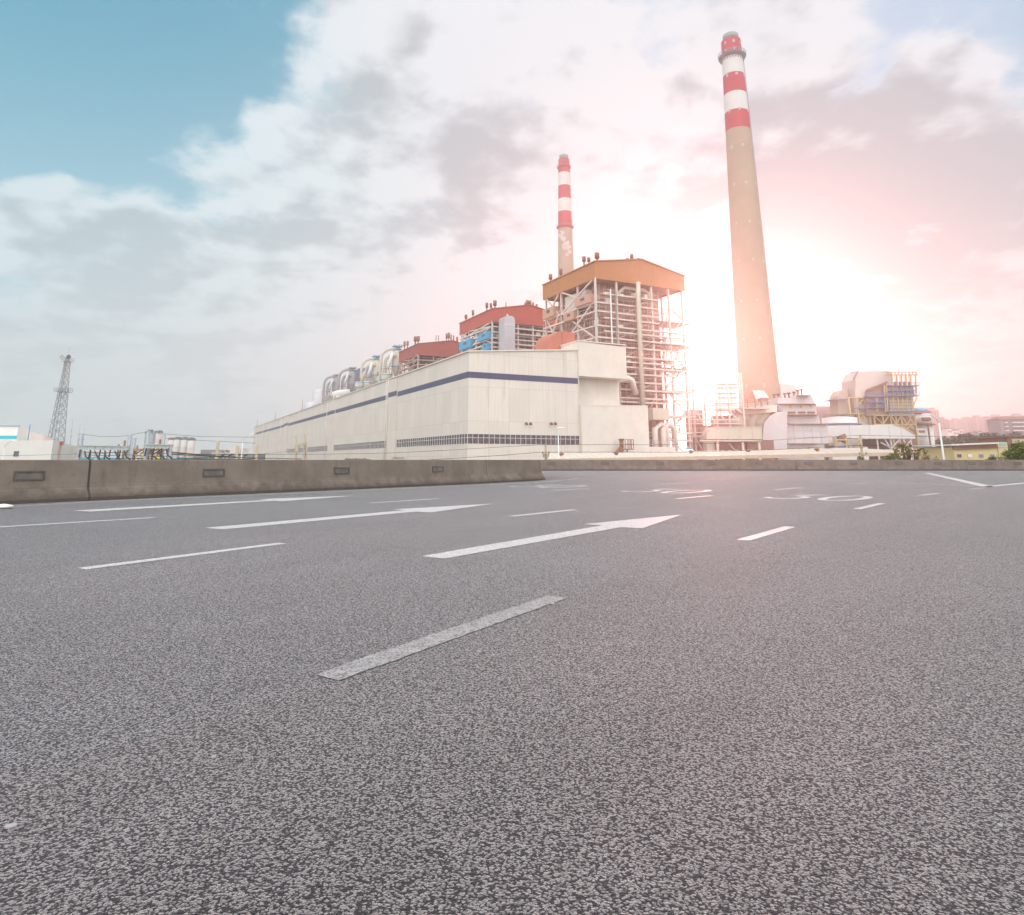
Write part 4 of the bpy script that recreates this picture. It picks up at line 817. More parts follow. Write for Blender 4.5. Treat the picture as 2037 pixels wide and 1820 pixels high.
# ------------------------------------------------------------------ chimneys
def chimney(label, bx, by, tx, ty, Yg, rb, rt, bands, plats, holes, taper):
    b0 = atY(bx, by, Yg); top = atY(tx, ty, Yg); cx = b0.x
    H = top.z; t = thing('chimney', label, 'chimney', (cx, Yg, GZ), 'tall striped chimneys')
    zat = lambda y: atY(tx, y, Yg).z
    def rad(z):
        f = (z-b0.z)/(H-b0.z); return rb+(rt-rb)*(1-(1-max(f, -.2))**1.12 if f < 1 else 1) if taper else rb+(rt-rb)*f
    c = V(cx, Yg, 0)
    zl = [zat(y) for y in bands]        # descending heights: cap top, r, w, r, w, r
    names = [('cap_ring', CAP), ('red_band', CRED), ('white_band', CWHITE), ('red_band', CRED), ('white_band', CWHITE), ('red_band', CRED)]
    for i, (nm, m) in enumerate(names):
        z1, z0 = zl[i], zl[i+1]
        k = .82 if i == 0 else 1
        MB().lathe(c, [(rad(z0)*k, z0), (rad(z1)*k, z1)], 48, flatend=(i == 0)).build(nm, m, t)
    zz2 = zl[6]; pr_ = [(rad(GZ+(zz2-GZ)*k/10), GZ+(zz2-GZ)*k/10) for k in range(11)]
    MB().lathe(c, pr_, 48, flatend=False).build('shaft', CONC, t)
    MB().lathe(c, [(rad(zl[1])*.999, zl[1]-.15), (rad(zl[1])*.82, zl[1]+.01)], 48, flatend=False).build('cap_shelf', CAP, t)
    for (y, r_) in plats:
        z = zat(y); rr = rad(z); pb = MB().lathe(c, [(rr+.02, z-.9), (rr+r_, z-.05), (rr+r_, z+.12), (rr+.02, z+.12)], 40, flatend=False)
        pb.build('ring_platform', CAP if r_ > 1.3 else CRED, t)
        rl = MB()
        n = 28; ring = [c+V((rr+r_)*math.cos(2*math.pi*i/n), (rr+r_)*math.sin(2*math.pi*i/n), z+.12) for i in range(n+1)]
        rl.rail(ring, 1.3, .09, 9); rl.build('railing', GSTEEL, t)
        if r_ > 1.3:
            bk = MB()
            for i in range(24):
                u = 2*math.pi*i/24; e = V(math.cos(u), math.sin(u), 0); bk.beam(c+e*(rr+r_)+V(0, 0, z-.1), c+e*rr+V(0, 0, z-2.4), .22)
            bk.build('bracket', CAP, t)
    hm = mat('pale_shutter', (.50, .44, .38), .6); n = 0
    for (y, sz) in holes:
        z = zat(y); rr = rad(z)
        for u in (-math.pi/2-.95, -math.pi/2-.05, -math.pi/2+.85):
            f = Fr(cx+math.cos(u)*(rr-.1), Yg+math.sin(u)*(rr-.1), u+math.pi/2); MB().box(f, -sz*.5, sz*.5, -.10, .12, z-sz*.75, z+sz*.75).build('vent_opening', hm if z > 25 else RUST, t)
    # ladder
    lad = MB(); u = -.15
    for s_ in (-.25, .25):
        lad.tube([c+V(math.cos(u)*(rad(z)+.35), math.sin(u)*(rad(z)+.35)+s_, z) for z in (GZ+5, 20, 60, 100, H-8)], .07, 4)
    lad.build('ladder', CAP, t)
    return t
chimney('tallest chimney, red and white bands over a long tan shaft beside the sun', 1510, 788, 1449, 75, 264, 7.6, 4.05, (71, 83, 119, 152.5, 190, 226, 262), ((114, 1.5),), ((92, .95), (107, .8), (157, .95), (227, .95), (299, .95), (373, .95), (450, .85), (525, .85), (604, .85), (679, .85), (770, 1.2)), False)
chimney('shorter looking chimney with red and white bands behind the orange boiler house', 1126, 560, 1117, 314, 384, 4.75, 3.35, (309.5, 318, 345.5, 371, 397, 422.5, 452), ((334, .75), (453, 1.0)), (), False)
# ------------------------------------------------------------------ picture-outline solids: outline at distance Y, with real thickness going back
def solid(mb, pts, Y, th): return mb.prism([atY(x, y, Y) for x, y in pts], (0, th, 0))
def rect(mb, x0, y0, x1, y1, Y, th, z0=None):
    a = atY((x0+x1)/2, y0, Y).z; b_ = atY((x0+x1)/2, y1, Y).z if z0 is None else z0
    ym = (y0+y1)/2; return mb.box(WF, atY(x0, ym, Y).x, atY(x1, ym, Y).x, Y, Y+th, b_, a)
def col(mb, x, y0, Y, w_=.5, z0=GZ, xb=None):
    p = atY(x, y0, Y); return mb.box(WF, p.x-w_/2, p.x+w_/2, Y, Y+w_, z0, p.z)
def seg(mb, xa, ya, xb, yb, Y, w_=.3): return mb.beam(atY(xa, ya, Y), atY(xb, yb, Y), w_)
# --- pipe rack between the big boiler and the tall chimney
Y = 212
t = thing('pipe_rack', 'pale steel pipe rack standing between the big boiler and the tall chimney', 'pipe rack', (atY(1430, 900, Y).x, Y, GZ))
for x, y0 in ((1371, 770), (1378, 772), (1400, 770), (1423, 768), (1447, 762), (1474, 742)):
    for k in (0, 1): MB_ = col(MB(), x, y0, Y+k*14, .5 if x != 1371 else .35); MB_.build('column', STEEL, t)
for i, (x0, x1, y) in enumerate(((1365, 1476, 842.6), (1392, 1515, 878), (1420, 1472, 801), (1392, 1470, 807), (1372, 1425, 824), (1372, 1402, 860))):
    mb = MB(); rect(mb, x0, y-1, x1, y+1, Y-.6, .5); rect(mb, x0, y-1, x1, y+1, Y+13, .5); mb.rail([atY(x0, y-1, Y-.6), atY(x1, y-1, Y-.6)], 1.1, .09, 2.5); mb.build('beam', STEEL, t)
for xa, ya, xb, yb in ((1380, 775, 1400, 815), (1402, 810, 1424, 842), (1424, 812, 1446, 842), (1448, 812, 1472, 842), (1404, 845, 1424, 878), (1372, 850, 1400, 900), (1380, 812, 1400, 842)):
    seg(MB(), xa, ya, xb, yb, Y-.2, .32).build('brace', STEEL, t)
for y, r, x0, x1 in ((815, .55, 1422, 1460), (806, .35, 1400, 1472), (835, .3, 1372, 1470), (868, .35, 1372, 1400)):
    MB().tube([atY(x0, y, Y+3), atY(x1, y, Y+3), atY(x1, y+8, Y+3)], r, 8).build('pipe', PALE, t)
mb = MB()
rect(mb, 1395, 846, 1472, 900, Y+16, 6); rect(mb, 1374, 815, 1400, 900, Y+18, 6); rect(mb, 1424, 826, 1478, 850, Y+15, 6)
mb.build('machinery', mat('pink_lagging', (.36, .21, .17), .8, var=.2, scale=.5), t)
# upper open frames left of the chimney shaft
Y = 232
t = thing('stair_tower', 'light lattice frame with bridges left of the tall chimney foot', 'stair tower', (atY(1450, 900, Y).x, Y, GZ))
for x, y0 in ((1430, 760), (1452, 752), (1470, 742)): 
    for k in (0, 5): col(MB(), x, y0, Y+k, .4).build('column', STEEL, t)
for y in (763, 770, 781, 790, 801, 812):
    mb = MB(); rect(mb, 1430, y-.8, 1471, y+.8, Y-.3, 5.6); mb.rail([atY(1430, y-1, Y-.3), atY(1471, y-1, Y-.3)], 1.1, .09, 2); mb.build('floor_platform', STEEL, t)
for k, y in enumerate((763, 781, 801)): seg(MB(), 1452, y+18, 1470, y, Y-.3, .25).build('brace', STEEL, t); seg(MB(), 1431, y+2, 1452, y+17, Y-.3, .25).build('brace', STEEL, t)
# --- round ended horizontal duct
Y = 200
t = thing('horizontal_duct', 'long cream horizontal duct with a rounded left end on steel legs', 'duct', (atY(1460, 875, Y).x, Y, GZ))
pts = [(1515.5, 849.5), (1515.5, 873.5), (1405.5, 873.5)]+[(1421-15.5*math.cos(u), 873.5-24*math.sin(u)) for u in [math.pi/2*k/9 for k in range(0, 10)]]
solid(MB(), pts, Y, 6).build('duct_shell', CREAMP, t)
mb = MB()
for x in (1425, 1449, 1473, 1497, 1514.5): rect(mb, x, 849.3, x+.7, 873.7, Y-.15, .14)
rect(mb, 1420, 848.3, 1516, 849.4, Y-.2, 6.4); mb.build('stiffener', STEEL, t)
rect(MB(), 1406, 878, 1421, 900, Y+1, 4, GZ).build('down_duct', CREAMP, t)
for x in (1427.5, 1477.5, 1510): col(MB(), x, 876, Y-.5, .62).build('leg', STEEL, t); 
for x in (1427.5, 1477.5, 1510): col(MB(), x, 876, Y+6, .62).build('leg', STEEL, t)
rect(MB(), 1392, 875.3, 1515, 877.5, Y-.9, .5).build('beam', STEEL, t)
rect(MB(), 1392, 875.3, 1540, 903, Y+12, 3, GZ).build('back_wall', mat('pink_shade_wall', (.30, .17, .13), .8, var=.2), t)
seg(MB(), 1450, 882, 1476, 912, Y+3, .4).build('brace', STEEL, t)
# --- precipitator with stepped body
Y = 222
t = thing('dust_precipitator', 'large white stepped precipitator with yellow hatches at the foot of the tall chimney', 'precipitator', (atY(1590, 870, Y).x, Y, GZ))
P_ = mat('pale_lilac_cladding', (.66, .62, .62), .55, var=.05, scale=.25, streak=.25, dirt=(.45, .36, .3))
solid(MB(), [(1547.6, 790.6), (1569.5, 791.3), (1587, 788.4), (1588.6, 784.7), (1613.5, 786.2), (1619.3, 795.7), (1620, 803), (1547.6, 803)], Y+2, 14).build('top_housing', P_, t)
solid(MB(), [(1546, 803.1), (1624, 803.1), (1625, 825), (1560, 825), (1548, 815)], Y+1, 16).build('upper_tier', P_, t)
solid(MB(), [(1560, 825.1), (1628, 825.1), (1632, 843), (1568, 843), (1556, 830)], Y+1.6, 16).build('middle_tier', P_, t)
solid(MB(), [(1565, 843.1), (1647, 843.1), (1647, 882), (1568, 882), (1556, 866), (1556, 853)], Y+.6, 18).build('main_tier', P_, t)
solid(MB(), [(1568, 882.1), (1640, 882.1), (1640, 899), (1547, 899), (1550, 892)], Y+1.2, 18).build('lower_tier', P_, t)
rect(MB(), 1547, 899.1, 1640, 930, Y+3, 14, GZ).build('base', P_, t)
solid(MB(), [(1546, 819), (1530, 829), (1519.7, 842), (1516.8, 873.3), (1546.5, 900), (1566, 900), (1566, 819)], Y-1.5, 17).build('inlet_funnel', P_, t)
solid(MB(), [(1517.3, 874), (1545.5, 899.7), (1517.3, 906)], Y-1.2, 8).build('funnel_shadow', mat('funnel_shade', (.34, .19, .15), .8, var=.15), t)  # dark solid standing in for the shadow beneath the funnel
solid(MB(), [(1459.7, 811.8), (1546, 804.5), (1546, 819), (1478.7, 825)], Y-1, 9).build('inlet_duct', PALE, t)
for k, x in enumerate((1468, 1492, 1512)): MB().tube([atY(x, 856, Y+2), atY(x, 838, Y+2), atY(x+6, 829, Y+2), atY(x+18, 828, Y+2)], 2.3-.2*k, 14).build('round_duct', CREAMP, t)
for (y, x0, x1) in ((824.6, 1554, 1630), (843, 1563, 1649), (882, 1565, 1629), (803, 1546, 1626), (786, 1589, 1614)):
    rect(MB(), x0, y-.5, x1, y+.6, Y-.4, 2.4).build('ledge', mat('rust_pink_edge', (.42, .25, .20), .6), t)
for x in (1572.5, 1594.4, 1614.2): rect(MB(), x-1.4, 805.8, x+1.4, 811.8, Y+.7, .3).build('hatch', YEL, t)
for x in (1550.5, 1569.5, 1590, 1609, 1628): rect(MB(), x-1.3, 889.3, x+1.3, 895.3, Y+.8, .4).build('hatch', YEL, t)
for x in (1575, 1595, 1613.5): rect(MB(), x-7, 818.6, x+7.5, 822.2, Y+.75, .25).build('recess_plate', BROWN, t)  # brown plates painted as the dark recesses of the upper tier
for (x, y) in ((1552, 790), (1561, 782), (1569, 781), (1579, 779), (1587, 775), (1594, 774), (1540, 784), (1548, 783)):
    p = atY(x, y, Y+6); z = atY(x, 792 if x < 1588 else 786, Y+6).z; MB().tube([V(p.x, Y+6, z), V(p.x, Y+6, p.z-.4)], .3, 6).tube([V(p.x, Y+6, p.z-.4), V(p.x, Y+6, p.z)], .6, 8).build('vent', BROWN, t)
for (xa, ya, xb, yb) in ((1546, 806, 1558, 824), (1558, 826, 1570, 843), (1556, 866, 1568, 882)):
    mb = MB(); seg(mb, xa, ya, xb, yb, Y-.6, .3); seg(mb, xa, ya-5, xb, yb-5, Y-.6, .12); mb.build('stair', GSTEEL, t)
mb = MB()
for x in (1580, 1598, 1616, 1634): rect(mb, x, 844, x+.5, 881.5, Y+.45, .14)
for y in (856, 868): rect(mb, 1560, y, 1646, y+.5, Y+.42, .17)
mb.build('stiffener', WHITE, t)
# canopy on the platform in front of the chimney
Y = 218
t = thing('roof_canopy', 'small pitched canopy with a white roof slope in front of the tall chimney', 'canopy', (atY(1505, 800, Y).x, Y, atY(1505, 812, Y).z))
a = [(1486, 793.5), (1497, 777.4), (1510, 793.5)]
solid(MB(), [(1486, 793.5), (1497, 777.4), (1503, 793.5)], Y, .3).build('gable', mat('canopy_brown', (.36, .17, .11), .7), t)
MB().prism([atY(1497, 777.2, Y-.2), atY(1503.4, 793.7, Y-.2), atY(1529.5, 790.8, Y+5.5), atY(1519.7, 777.2, Y+5.5)], (0, .3, .12)).build('roof', WHITE, t)
for x, d in ((1487, .3), (1502, .3), (1514, 3), (1527, 5)): MB().box(WF, atY(x, 800, Y+d).x-.15, atY(x, 800, Y+d).x+.15, Y+d, Y+d+.3, atY(x, 812, Y+d).z, atY(x, 792.5, Y+d).z).build('post', RUST, t)
rect(MB(), 1480, 811, 1532, 813, Y-.3, 7).rail([atY(1480, 811, Y-.3), atY(1532, 811, Y-.3)], 1.2, .1, 1.5).build('deck', STEEL, t)
rect(MB(), 1513, 791.5, 1526, 797, Y+1, 2).build('machine', RUST, t)
Y = 300
t = MB().lathe(atY(1560, 900, Y)*1, [(0.1, 0)]*2) if False else None
o = solid(MB(), [(1546.8, 762), (1579, 764.2), (1588.6, 781), (1589, 812), (1546.8, 812)], Y, 10).build('grey_bunker', LIGHTW); tag(o, 'pale chamfered block directly right of the tall chimney, behind the precipitator', 'building')
# --- second precipitator tank and the long white duct
Y = 262
t = thing('flue_duct', 'long white flue duct sloping down at its right end', 'duct', (atY(1720, 860, Y).x, Y, GZ))
solid(MB(), [(1646.6, 846.7), (1722, 845.5), (1778.4, 844.3), (1799.2, 849.2), (1821, 865), (1821, 872.4), (1712.5, 872.4), (1628, 868.5), (1628, 850)], Y, 8).build('duct_shell', LIGHTW, t)
solid(MB(), [(1778.4, 843.2), (1799.6, 848.1), (1821.8, 864.3), (1821.8, 866), (1799, 850), (1778.4, 845)], Y-.3, 8.6).build('edge_plate', YELLOWF, t)
mb = MB()
for x in (1647, 1690, 1730, 1769, 1793): rect(mb, x, 850 if x > 1790 else 846.3, x+.5, 872, Y-.12, .11)
mb.build('seam', STEEL, t)
for x in (1713, 1745, 1772, 1790, 1812): col(MB(), x, 872, Y+1, .5).build('leg', STEEL, t); col(MB(), x, 872, Y+7, .5).build('leg', STEEL, t)
for xa, ya, xb, yb in ((1752, 880, 1776, 893), (1760, 873, 1772, 893), (1772, 893, 1790, 873), (1796, 875, 1812, 893), (1812, 875, 1798, 893)): seg(MB(), xa, ya, xb, yb, Y+.8, .35).build('brace', WHITE, t)
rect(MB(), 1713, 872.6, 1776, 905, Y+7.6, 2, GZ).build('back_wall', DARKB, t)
rect(MB(), 1712, 889, 1727, 905, Y-2, 4, GZ).build('white_cabin', WHITE, t)
rect(MB(), 1772, 893, 1830, 895, Y-1, 4).build('floor_platform', STEEL, t)
Y = 255
t = thing('equipment_frame', 'tan steel frame with brown hopper left of the long white duct', 'frame', (atY(1685, 880, Y).x, Y, GZ))
for x in (1661, 1707, 1683): col(MB(), x, 871, Y, .5).build('column', YELLOWF, t)
rect(MB(), 1660, 873.5, 1713, 876, Y-.3, .6).build('beam', YELLOWF, t)
for xa, ya, xb, yb in ((1682, 877, 1693, 891), (1663, 890, 1672, 878), (1650, 885, 1656, 878)): seg(MB(), xa, ya, xb, yb, Y, .4).build('brace', YELLOWF, t)
rect(MB(), 1628, 870, 1645, 878, Y+1, 4).build('hopper', RUST, t); rect(MB(), 1645, 866, 1656, 882, Y+2, 4).build('silo_box', STEEL, t)
MB().tube([atY(1668, 874, Y+2), atY(1677, 871, Y+2), atY(1684, 881, Y+2)], [1.2, 1.8, .6], 8).build('cowl', BROWN, t)
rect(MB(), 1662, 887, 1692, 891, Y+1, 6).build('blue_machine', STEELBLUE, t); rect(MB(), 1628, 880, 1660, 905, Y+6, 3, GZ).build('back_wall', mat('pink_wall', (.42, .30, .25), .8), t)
rect(MB(), 1655, 891, 1712, 906, Y-1, 3, GZ).build('plinth', WHITE, t)
Y = 275
t = thing('storage_tank', 'low white round tank with a blue walkway above the long duct', 'tank', (atY(1674, 840, Y).x, Y+6, GZ))
a, c = atY(1642.3, 836, Y+6).x, atY(1707, 836, Y+6).x
MB().lathe(V((a+c)/2, Y+8, 0), [((c-a)/2, GZ), ((c-a)/2, atY(1674, 829, Y).z), ((c-a)/2*.5, atY(1674, 826.5, Y).z)], 40).build('shell', LIGHTW, t)
mb = MB().lathe(V((a+c)/2, Y+8, 0), [((c-a)/2+.1, atY(1674, 843.5, Y).z), ((c-a)/2+1.3, atY(1674, 843.5, Y).z), ((c-a)/2+1.3, atY(1674, 841, Y).z), ((c-a)/2+.1, atY(1674, 841, Y).z)], 40, flatend=False); mb.build('walkway', STEELBLUE, t)
mb = MB(); n = 36; ring = [V((a+c)/2+((c-a)/2-.2)*math.cos(math.pi+math.pi*i/n), Y+8+((c-a)/2-.2)*math.sin(math.pi+math.pi*i/n), atY(1674, 829, Y).z) for i in range(n+1)]
mb.rail(ring, 1.2, .1, 2.5); mb.build('railing', RUST, t)
# --- desulphurisation tower block
Y = 285
t = thing('scrubber_building', 'tall white chamfered scrubber block with an open yellow frame and blue platforms at its right', 'scrubber', (atY(1755, 840, Y).x, Y, GZ))
MB().prism([atY(x, y, Y) for x, y in ((1700.3, 755.2), (1708.3, 738.7), (1768.7, 737.5), (1773, 741), (1776, 746.6), (1776, 790.6), (1704, 790.6))], (0, 12, 0)).build('main_block', mat('tan_white_cladding', (.63, .58, .52), .6, var=.04, scale=.2, streak=.2), t)
MB().prism([atY(1700.2, 755.2, Y-.003), atY(1708.2, 738.7, Y-.003), atY(1694.2, 740.5, Y+11.9), atY(1685.7, 756.4, Y+11.9)], (-.3, .0, .2)).build('chamfer', mat('mauve_sheet', (.30, .22, .30), .6), t)
MB().prism([atY(1700.2, 755.6, Y), atY(1703.6, 822, Y), atY(1689.5, 822, Y+11.9), atY(1686, 756.9, Y+11.9)], (.3, 0, .0)).build('side_wall', PALE, t)
solid(MB(), [(1667, 787.5), (1673.7, 775.9), (1686.3, 774.1), (1690, 824.8), (1668.5, 824.8)], Y+4, 8).build('side_block', mat('tan_cladding', (.50, .44, .34), .6, var=.05), t)
rect(MB(), 1660, 793.3, 1688, 794.8, Y+1.5, 10).build('walkway', STEELBLUE, t)
rect(MB(), 1704.5, 791, 1727, 822, Y+1, 8).build('panel_wall', CREAMP, t); rect(MB(), 1706, 823.5, 1730, 845, Y+1.2, 8, GZ).build('panel_wall', LIGHTW, t)
for x in (1688.5, 1704.5, 1727): 
    col(MB(), x, 790.6, Y-.4, .7).build('column', YELLOWF, t)
for y in (791, 823): rect(MB(), 1688, y-1, 1728, y+1, Y-.5, .5).build('beam', YELLOWF, t)
for xa, ya, xb, yb in ((1708, 808, 1716, 794), (1716, 794, 1724, 808), (1708, 843, 1717, 825), (1717, 825, 1726, 843)): seg(MB(), xa, ya, xb, yb, Y-.2, .35).build('brace', YELLOWF, t)
mb = MB(); rect(mb, 1707, 810.5, 1735, 812.5, Y-1.5, 3).rail([atY(1707, 810.5, Y-1.5), atY(1735, 810.5, Y-1.5)], 1.1, .12, 2); mb.build('walkway', STEELBLUE, t)
# right open body
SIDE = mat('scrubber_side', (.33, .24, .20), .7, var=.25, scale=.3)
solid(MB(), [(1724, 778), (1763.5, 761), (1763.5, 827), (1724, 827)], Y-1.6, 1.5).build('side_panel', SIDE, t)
rect(MB(), 1768, 770, 1817, 819, Y-1, 12).build('absorber', CREAMP, t)
rect(MB(), 1766, 766, 1818, 787, Y-.8, 12).build('upper_machinery', mat('warm_grey_machine', (.36, .30, .27), .6, var=.25, scale=.8), t)
mb = MB()
for xa, ya, xb, yb in ((1723.5, 777.1, 1764.6, 760.2),): seg(mb, xa, ya, xb, yb, Y-2, .8)
mb.build('sloped_edge', RUST, t)
for i, x in enumerate((1777.5, 1787, 1796, 1805, 1814.5)):
    MB().beam(atY(x-3, 744, Y-2.4), V(atY(x, 818, Y-2.4).x, Y-2.4, atY(x, 818, Y-2.4).z), .42).build('column', YELLOWF, t)
MB().beam(atY(1821, 744, Y-2.4), atY(1822.6, 788, Y-2.4), .42).build('column', YELLOWF, t)
for x in (1759.5, 1763.8): MB().beam(atY(x-.8, 767, Y-2.6), atY(x+2, 820, Y-2.6), .5).build('column', YELLOWF, t)
for x in (1743.5, 1746): MB().beam(atY(x-.5, 789, Y-2.6), atY(x+.6, 819, Y-2.6), .35).build('column', YELLOWF, t)
mb = MB()
rect(mb, 1762, 739.3, 1824, 740.6, Y-2.5, .5); rect(mb, 1762, 745, 1825.5, 746.5, Y-2.5, .5); rect(mb, 1762, 739.3, 1824, 740.6, Y+9, .5); rect(mb, 1762, 745, 1825.5, 746.5, Y+9, .5)
for k in range(9): x = 1766+k*7; mb.beam(atY(x, 740, Y-2.4), atY(x+1, 745.5, Y-2.4), .3); mb.beam(atY(x, 742, Y-2.4), atY(x, 742, Y+9), .3)
mb.build('roof_frame', mat('salmon_steel', (.52, .30, .22), .6), t)
for x in (1773, 1782, 1791.3, 1800.2, 1809.8):
    p = atY(x, 766, Y+1); q = atY(x, 759, Y+1).z; MB().lathe(V(p.x, p.y, 0), [(.68, p.z), (.68, q)], 14).tube([V(p.x, p.y, q), V(p.x, p.y, atY(x, 745, Y+1).z)], .1, 5).tube([V(p.x+.45, p.y, q), V(p.x+.45, p.y, atY(x, 745, Y+1).z)], .1, 5).build('drum', mat('salmon_drum', (.46, .30, .22), .6), t)
for y, x0, x1 in ((766.8, 1768, 1829), (777, 1768, 1824), (787, 1761, 1829), (818, 1768, 1825), (788, 1725, 1764), (800, 1730, 1764), (811, 1733, 1764)):
    mb = MB(); rect(mb, x0, y-.7, x1, y+.8, Y-3.6, 3); mb.rail([atY(x0, y-.7, Y-3.6), atY(x1, y-.7, Y-3.6)], 1.1, .1, 2); mb.build('walkway', STEELBLUE, t)
mb = MB()
for y in (794, 800, 806, 812): rect(mb, 1769, y, 1817, y+.6, Y-1.2, .18)
mb.build('cladding_rib', BROWN, t)
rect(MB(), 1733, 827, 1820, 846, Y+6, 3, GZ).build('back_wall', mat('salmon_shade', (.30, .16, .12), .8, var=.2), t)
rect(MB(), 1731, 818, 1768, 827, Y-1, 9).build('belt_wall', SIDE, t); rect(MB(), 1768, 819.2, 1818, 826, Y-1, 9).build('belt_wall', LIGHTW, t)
for x in (1739, 1756, 1772, 1782, 1793, 1820): col(MB(), x, 826, Y-1.8, .5).build('column', YELLOWF, t)
for y in (826, 844): rect(MB(), 1738, y-.9, 1821, y+.9, Y-2.4, .5).build('beam', YELLOWF, t)
for xa, xb in ((1740, 1756), (1768, 1757), (1773, 1782), (1792, 1783), (1794, 1804), (1808, 1818)): 
    seg(MB(), xa, 828, xb, 843, Y-2, .38).build('brace', YELLOWF, t)
seg(MB(), 1806, 843, 1812, 828, Y-2, .38).build('brace', YELLOWF, t)
for xa, ya, xb, yb in ((1800, 846, 1822, 854), (1804, 854, 1812, 846), (1812, 846, 1820, 854), (1817, 808, 1824, 790)): seg(MB(), xa, ya, xb, yb, Y-2.6, .35).build('brace', YELLOWF, t)
# cone topped tank at its right
Y = 295
t = thing('settling_tank', 'round tank with a pale blue conical roof right of the open yellow frame', 'tank', (atY(1836, 850, Y).x, Y+6, GZ))
cx_ = atY(1831, 840, Y+6).x; zf = lambda y: atY(1836, y, Y).z; c = V(cx_, Y+6, 0)
MB().lathe(c, [(4.3, zf(818)), (2.2, zf(809))], 32).build('cone_roof', mat('pale_blue_roof', (.24, .42, .58), .5), t)
MB().lathe(c, [(4.5, zf(823)), (4.5, zf(818.05))], 32).build('red_band', mat('dusty_red', (.42, .16, .14), .6), t)
MB().lathe(c, [(4.3, zf(843)), (4.3, zf(823.05))], 32).build('shell', LIGHTW, t)
MB().lathe(c, [(5.6, zf(843.8)), (5.6, zf(842.4))], 32).build('ring_platform', BROWN, t)
MB().lathe(c, [(4.4, GZ), (4.4, zf(844))], 32).build('lower_shell', LIGHTW, t)
for k in range(3):
    x = 1833+k*5; p = atY(x, 834, Y); MB().tube([V(p.x-.3, Y-1, p.z), V(p.x+1.0, Y-1, p.z+.1)], .75, 10).build('pump', BROWN, t)
for y in (834, 837.5, 841): mb = MB(); rect(mb, 1829, y-.3, 1849, y+.3, Y-2.2, 1); mb.build('rail_bar', YELLOWF, t)
rect(MB(), 1825, 852, 1842, 871, Y-1, 1).build('door_panel', WHITE, t); rect(MB(), 1829, 856, 1840, 860, Y-1.3, .25).build('sign_board', mat('rust_red_sign', (.40, .15, .10), .7), t)
rect(MB(), 1850, 846, 1851.5, 905, Y-2, .8, GZ).build('pipe', RUST, t)
for y in (866, 874, 882, 890, 897): rect(MB(), 1828, y-.4, 1857, y+.4, Y-2, 1.5).build('floor_platform', STEEL, t)
# distant plant building and dome behind
for x0, y0, x1, Yg, lb in ((1628, 808, 1666, 420, 'hazy pink block far behind, between the precipitator and the scrubber'), (1618, 816, 1700, 380, 'pale low block far behind the white round tank')):
    o = rect(MB(), x0, y0, x1, 850, Yg, 20, GZ).build('distant_block', APT); tag(o, lb, 'building')
# --- long low shed behind the far barrier
ya, yb = 108, 76
t = thing('long_shed', 'long low shed with a pale ribbed roof just above the far barrier', 'shed', (atY(1400, 910, 100).x, 100, GZ))
x0, x1 = atY(1088, 910, 92).x, atY(1790, 903, 92).x
z0 = .95+.15; z1 = 1.9
def hx(b, xa, xb, Ya, Yb, za0, za1, zb0, zb1, th): return b.hexa([V(xa, Ya, za0-th), V(xb, Ya, za1-th), V(xb, Yb, zb1-th), V(xa, Yb, zb0-th), V(xa, Ya, za0), V(xb, Ya, za1), V(xb, Yb, zb1), V(xa, Yb, zb0)])
rm = hx(MB(), x0, x1, 88, 104, .98, 1.85, 1.75, 2.55, .18).build('roof', mat('shed_roof', (.62, .56, .46), .6, var=.1, scale=.4, streak=.3), t)
mb = MB(); n = int((x1-x0)/1.1)
for i in range(n+1):
    x = x0+(x1-x0)*i/n; f = i/n; mb.beam(V(x, 87.9, .98+.87*f+.03), V(x, 104, 1.75+.8*f+.03), .10)
mb.build('roof_rib', PALE, t)
hx(MB(), x0, x1, 87.6, 87.95, 1.0, 1.87, 1.0, 1.87, .42).build('fascia', mat('fascia_tan', (.56, .45, .33), .7, var=.1), t)
MB().box(WF, x0+.3, x1-.3, 88.4, 103.5, GZ, .38).build('wall', PALE, t)
for px in (1117-0, 1226, 1375-0, 1489-0, 1626):
    p = atY(px, 908, 96); f = (p.x-x0)/(x1-x0); z = 1.4+.83*f
    MB().lathe(V(p.x, 96, z), [(.18, -.2), (.18, .1), (.36, .16), (.3, .36), (.06, .46)], 12).build('roof_vent', RUST, t)
# ------------------------------------------------------------------ yellow building and neighbours on the right
Y = 104
t = thing('yellow_building', 'yellow rendered building with a single pitch roof and four small windows', 'building', (atY(1940, 915, Y).x, Y, GZ))
a, c, e = atY(1897.7, 900, Y).x, atY(1985, 900, Y).x, atY(2004.4, 900, Y).x
zl, zr = atY(1895, 888, Y).z, atY(1985, 884.5, Y).z
MB().hexa([V(a, Y, GZ), V(c, Y, GZ), V(c, Y+9, GZ), V(a, Y+9, GZ), V(a, Y, zl), V(c, Y, zr), V(c, Y+9, zr), V(a, Y+9, zl)]).build('wall', YWALL, t)
MB().box(WF, c+.005, e, Y-.2, Y+8, GZ, atY(1990, 879.3, Y).z).build('side_wing', mat('pale_yellow_render', (.58, .50, .28), .8, var=.06), t)
for i in range(2): MB().box(WF, atY(1986.5, 884, Y).x, e-.25, Y-.26, Y-.205, atY(1990, 886-i*2.9, Y).z, atY(1990, 883.6-i*2.9, Y).z).build('blue_band', mat('sky_blue_band', (.25, .52, .68), .6), t)
MB().hexa([V(a-.7, Y-.7, zl+.12), V(c-.1, Y-.7, zr+.12), V(c-.1, Y+9.5, zr+.12), V(a-.7, Y+9.5, zl+.12), V(a-.7, Y-.7, zl+.3), V(c-.1, Y-.7, zr+.3), V(c-.1, Y+9.5, zr+.3), V(a-.7, Y+9.5, zl+.3)]).build('roof', WHITE, t)
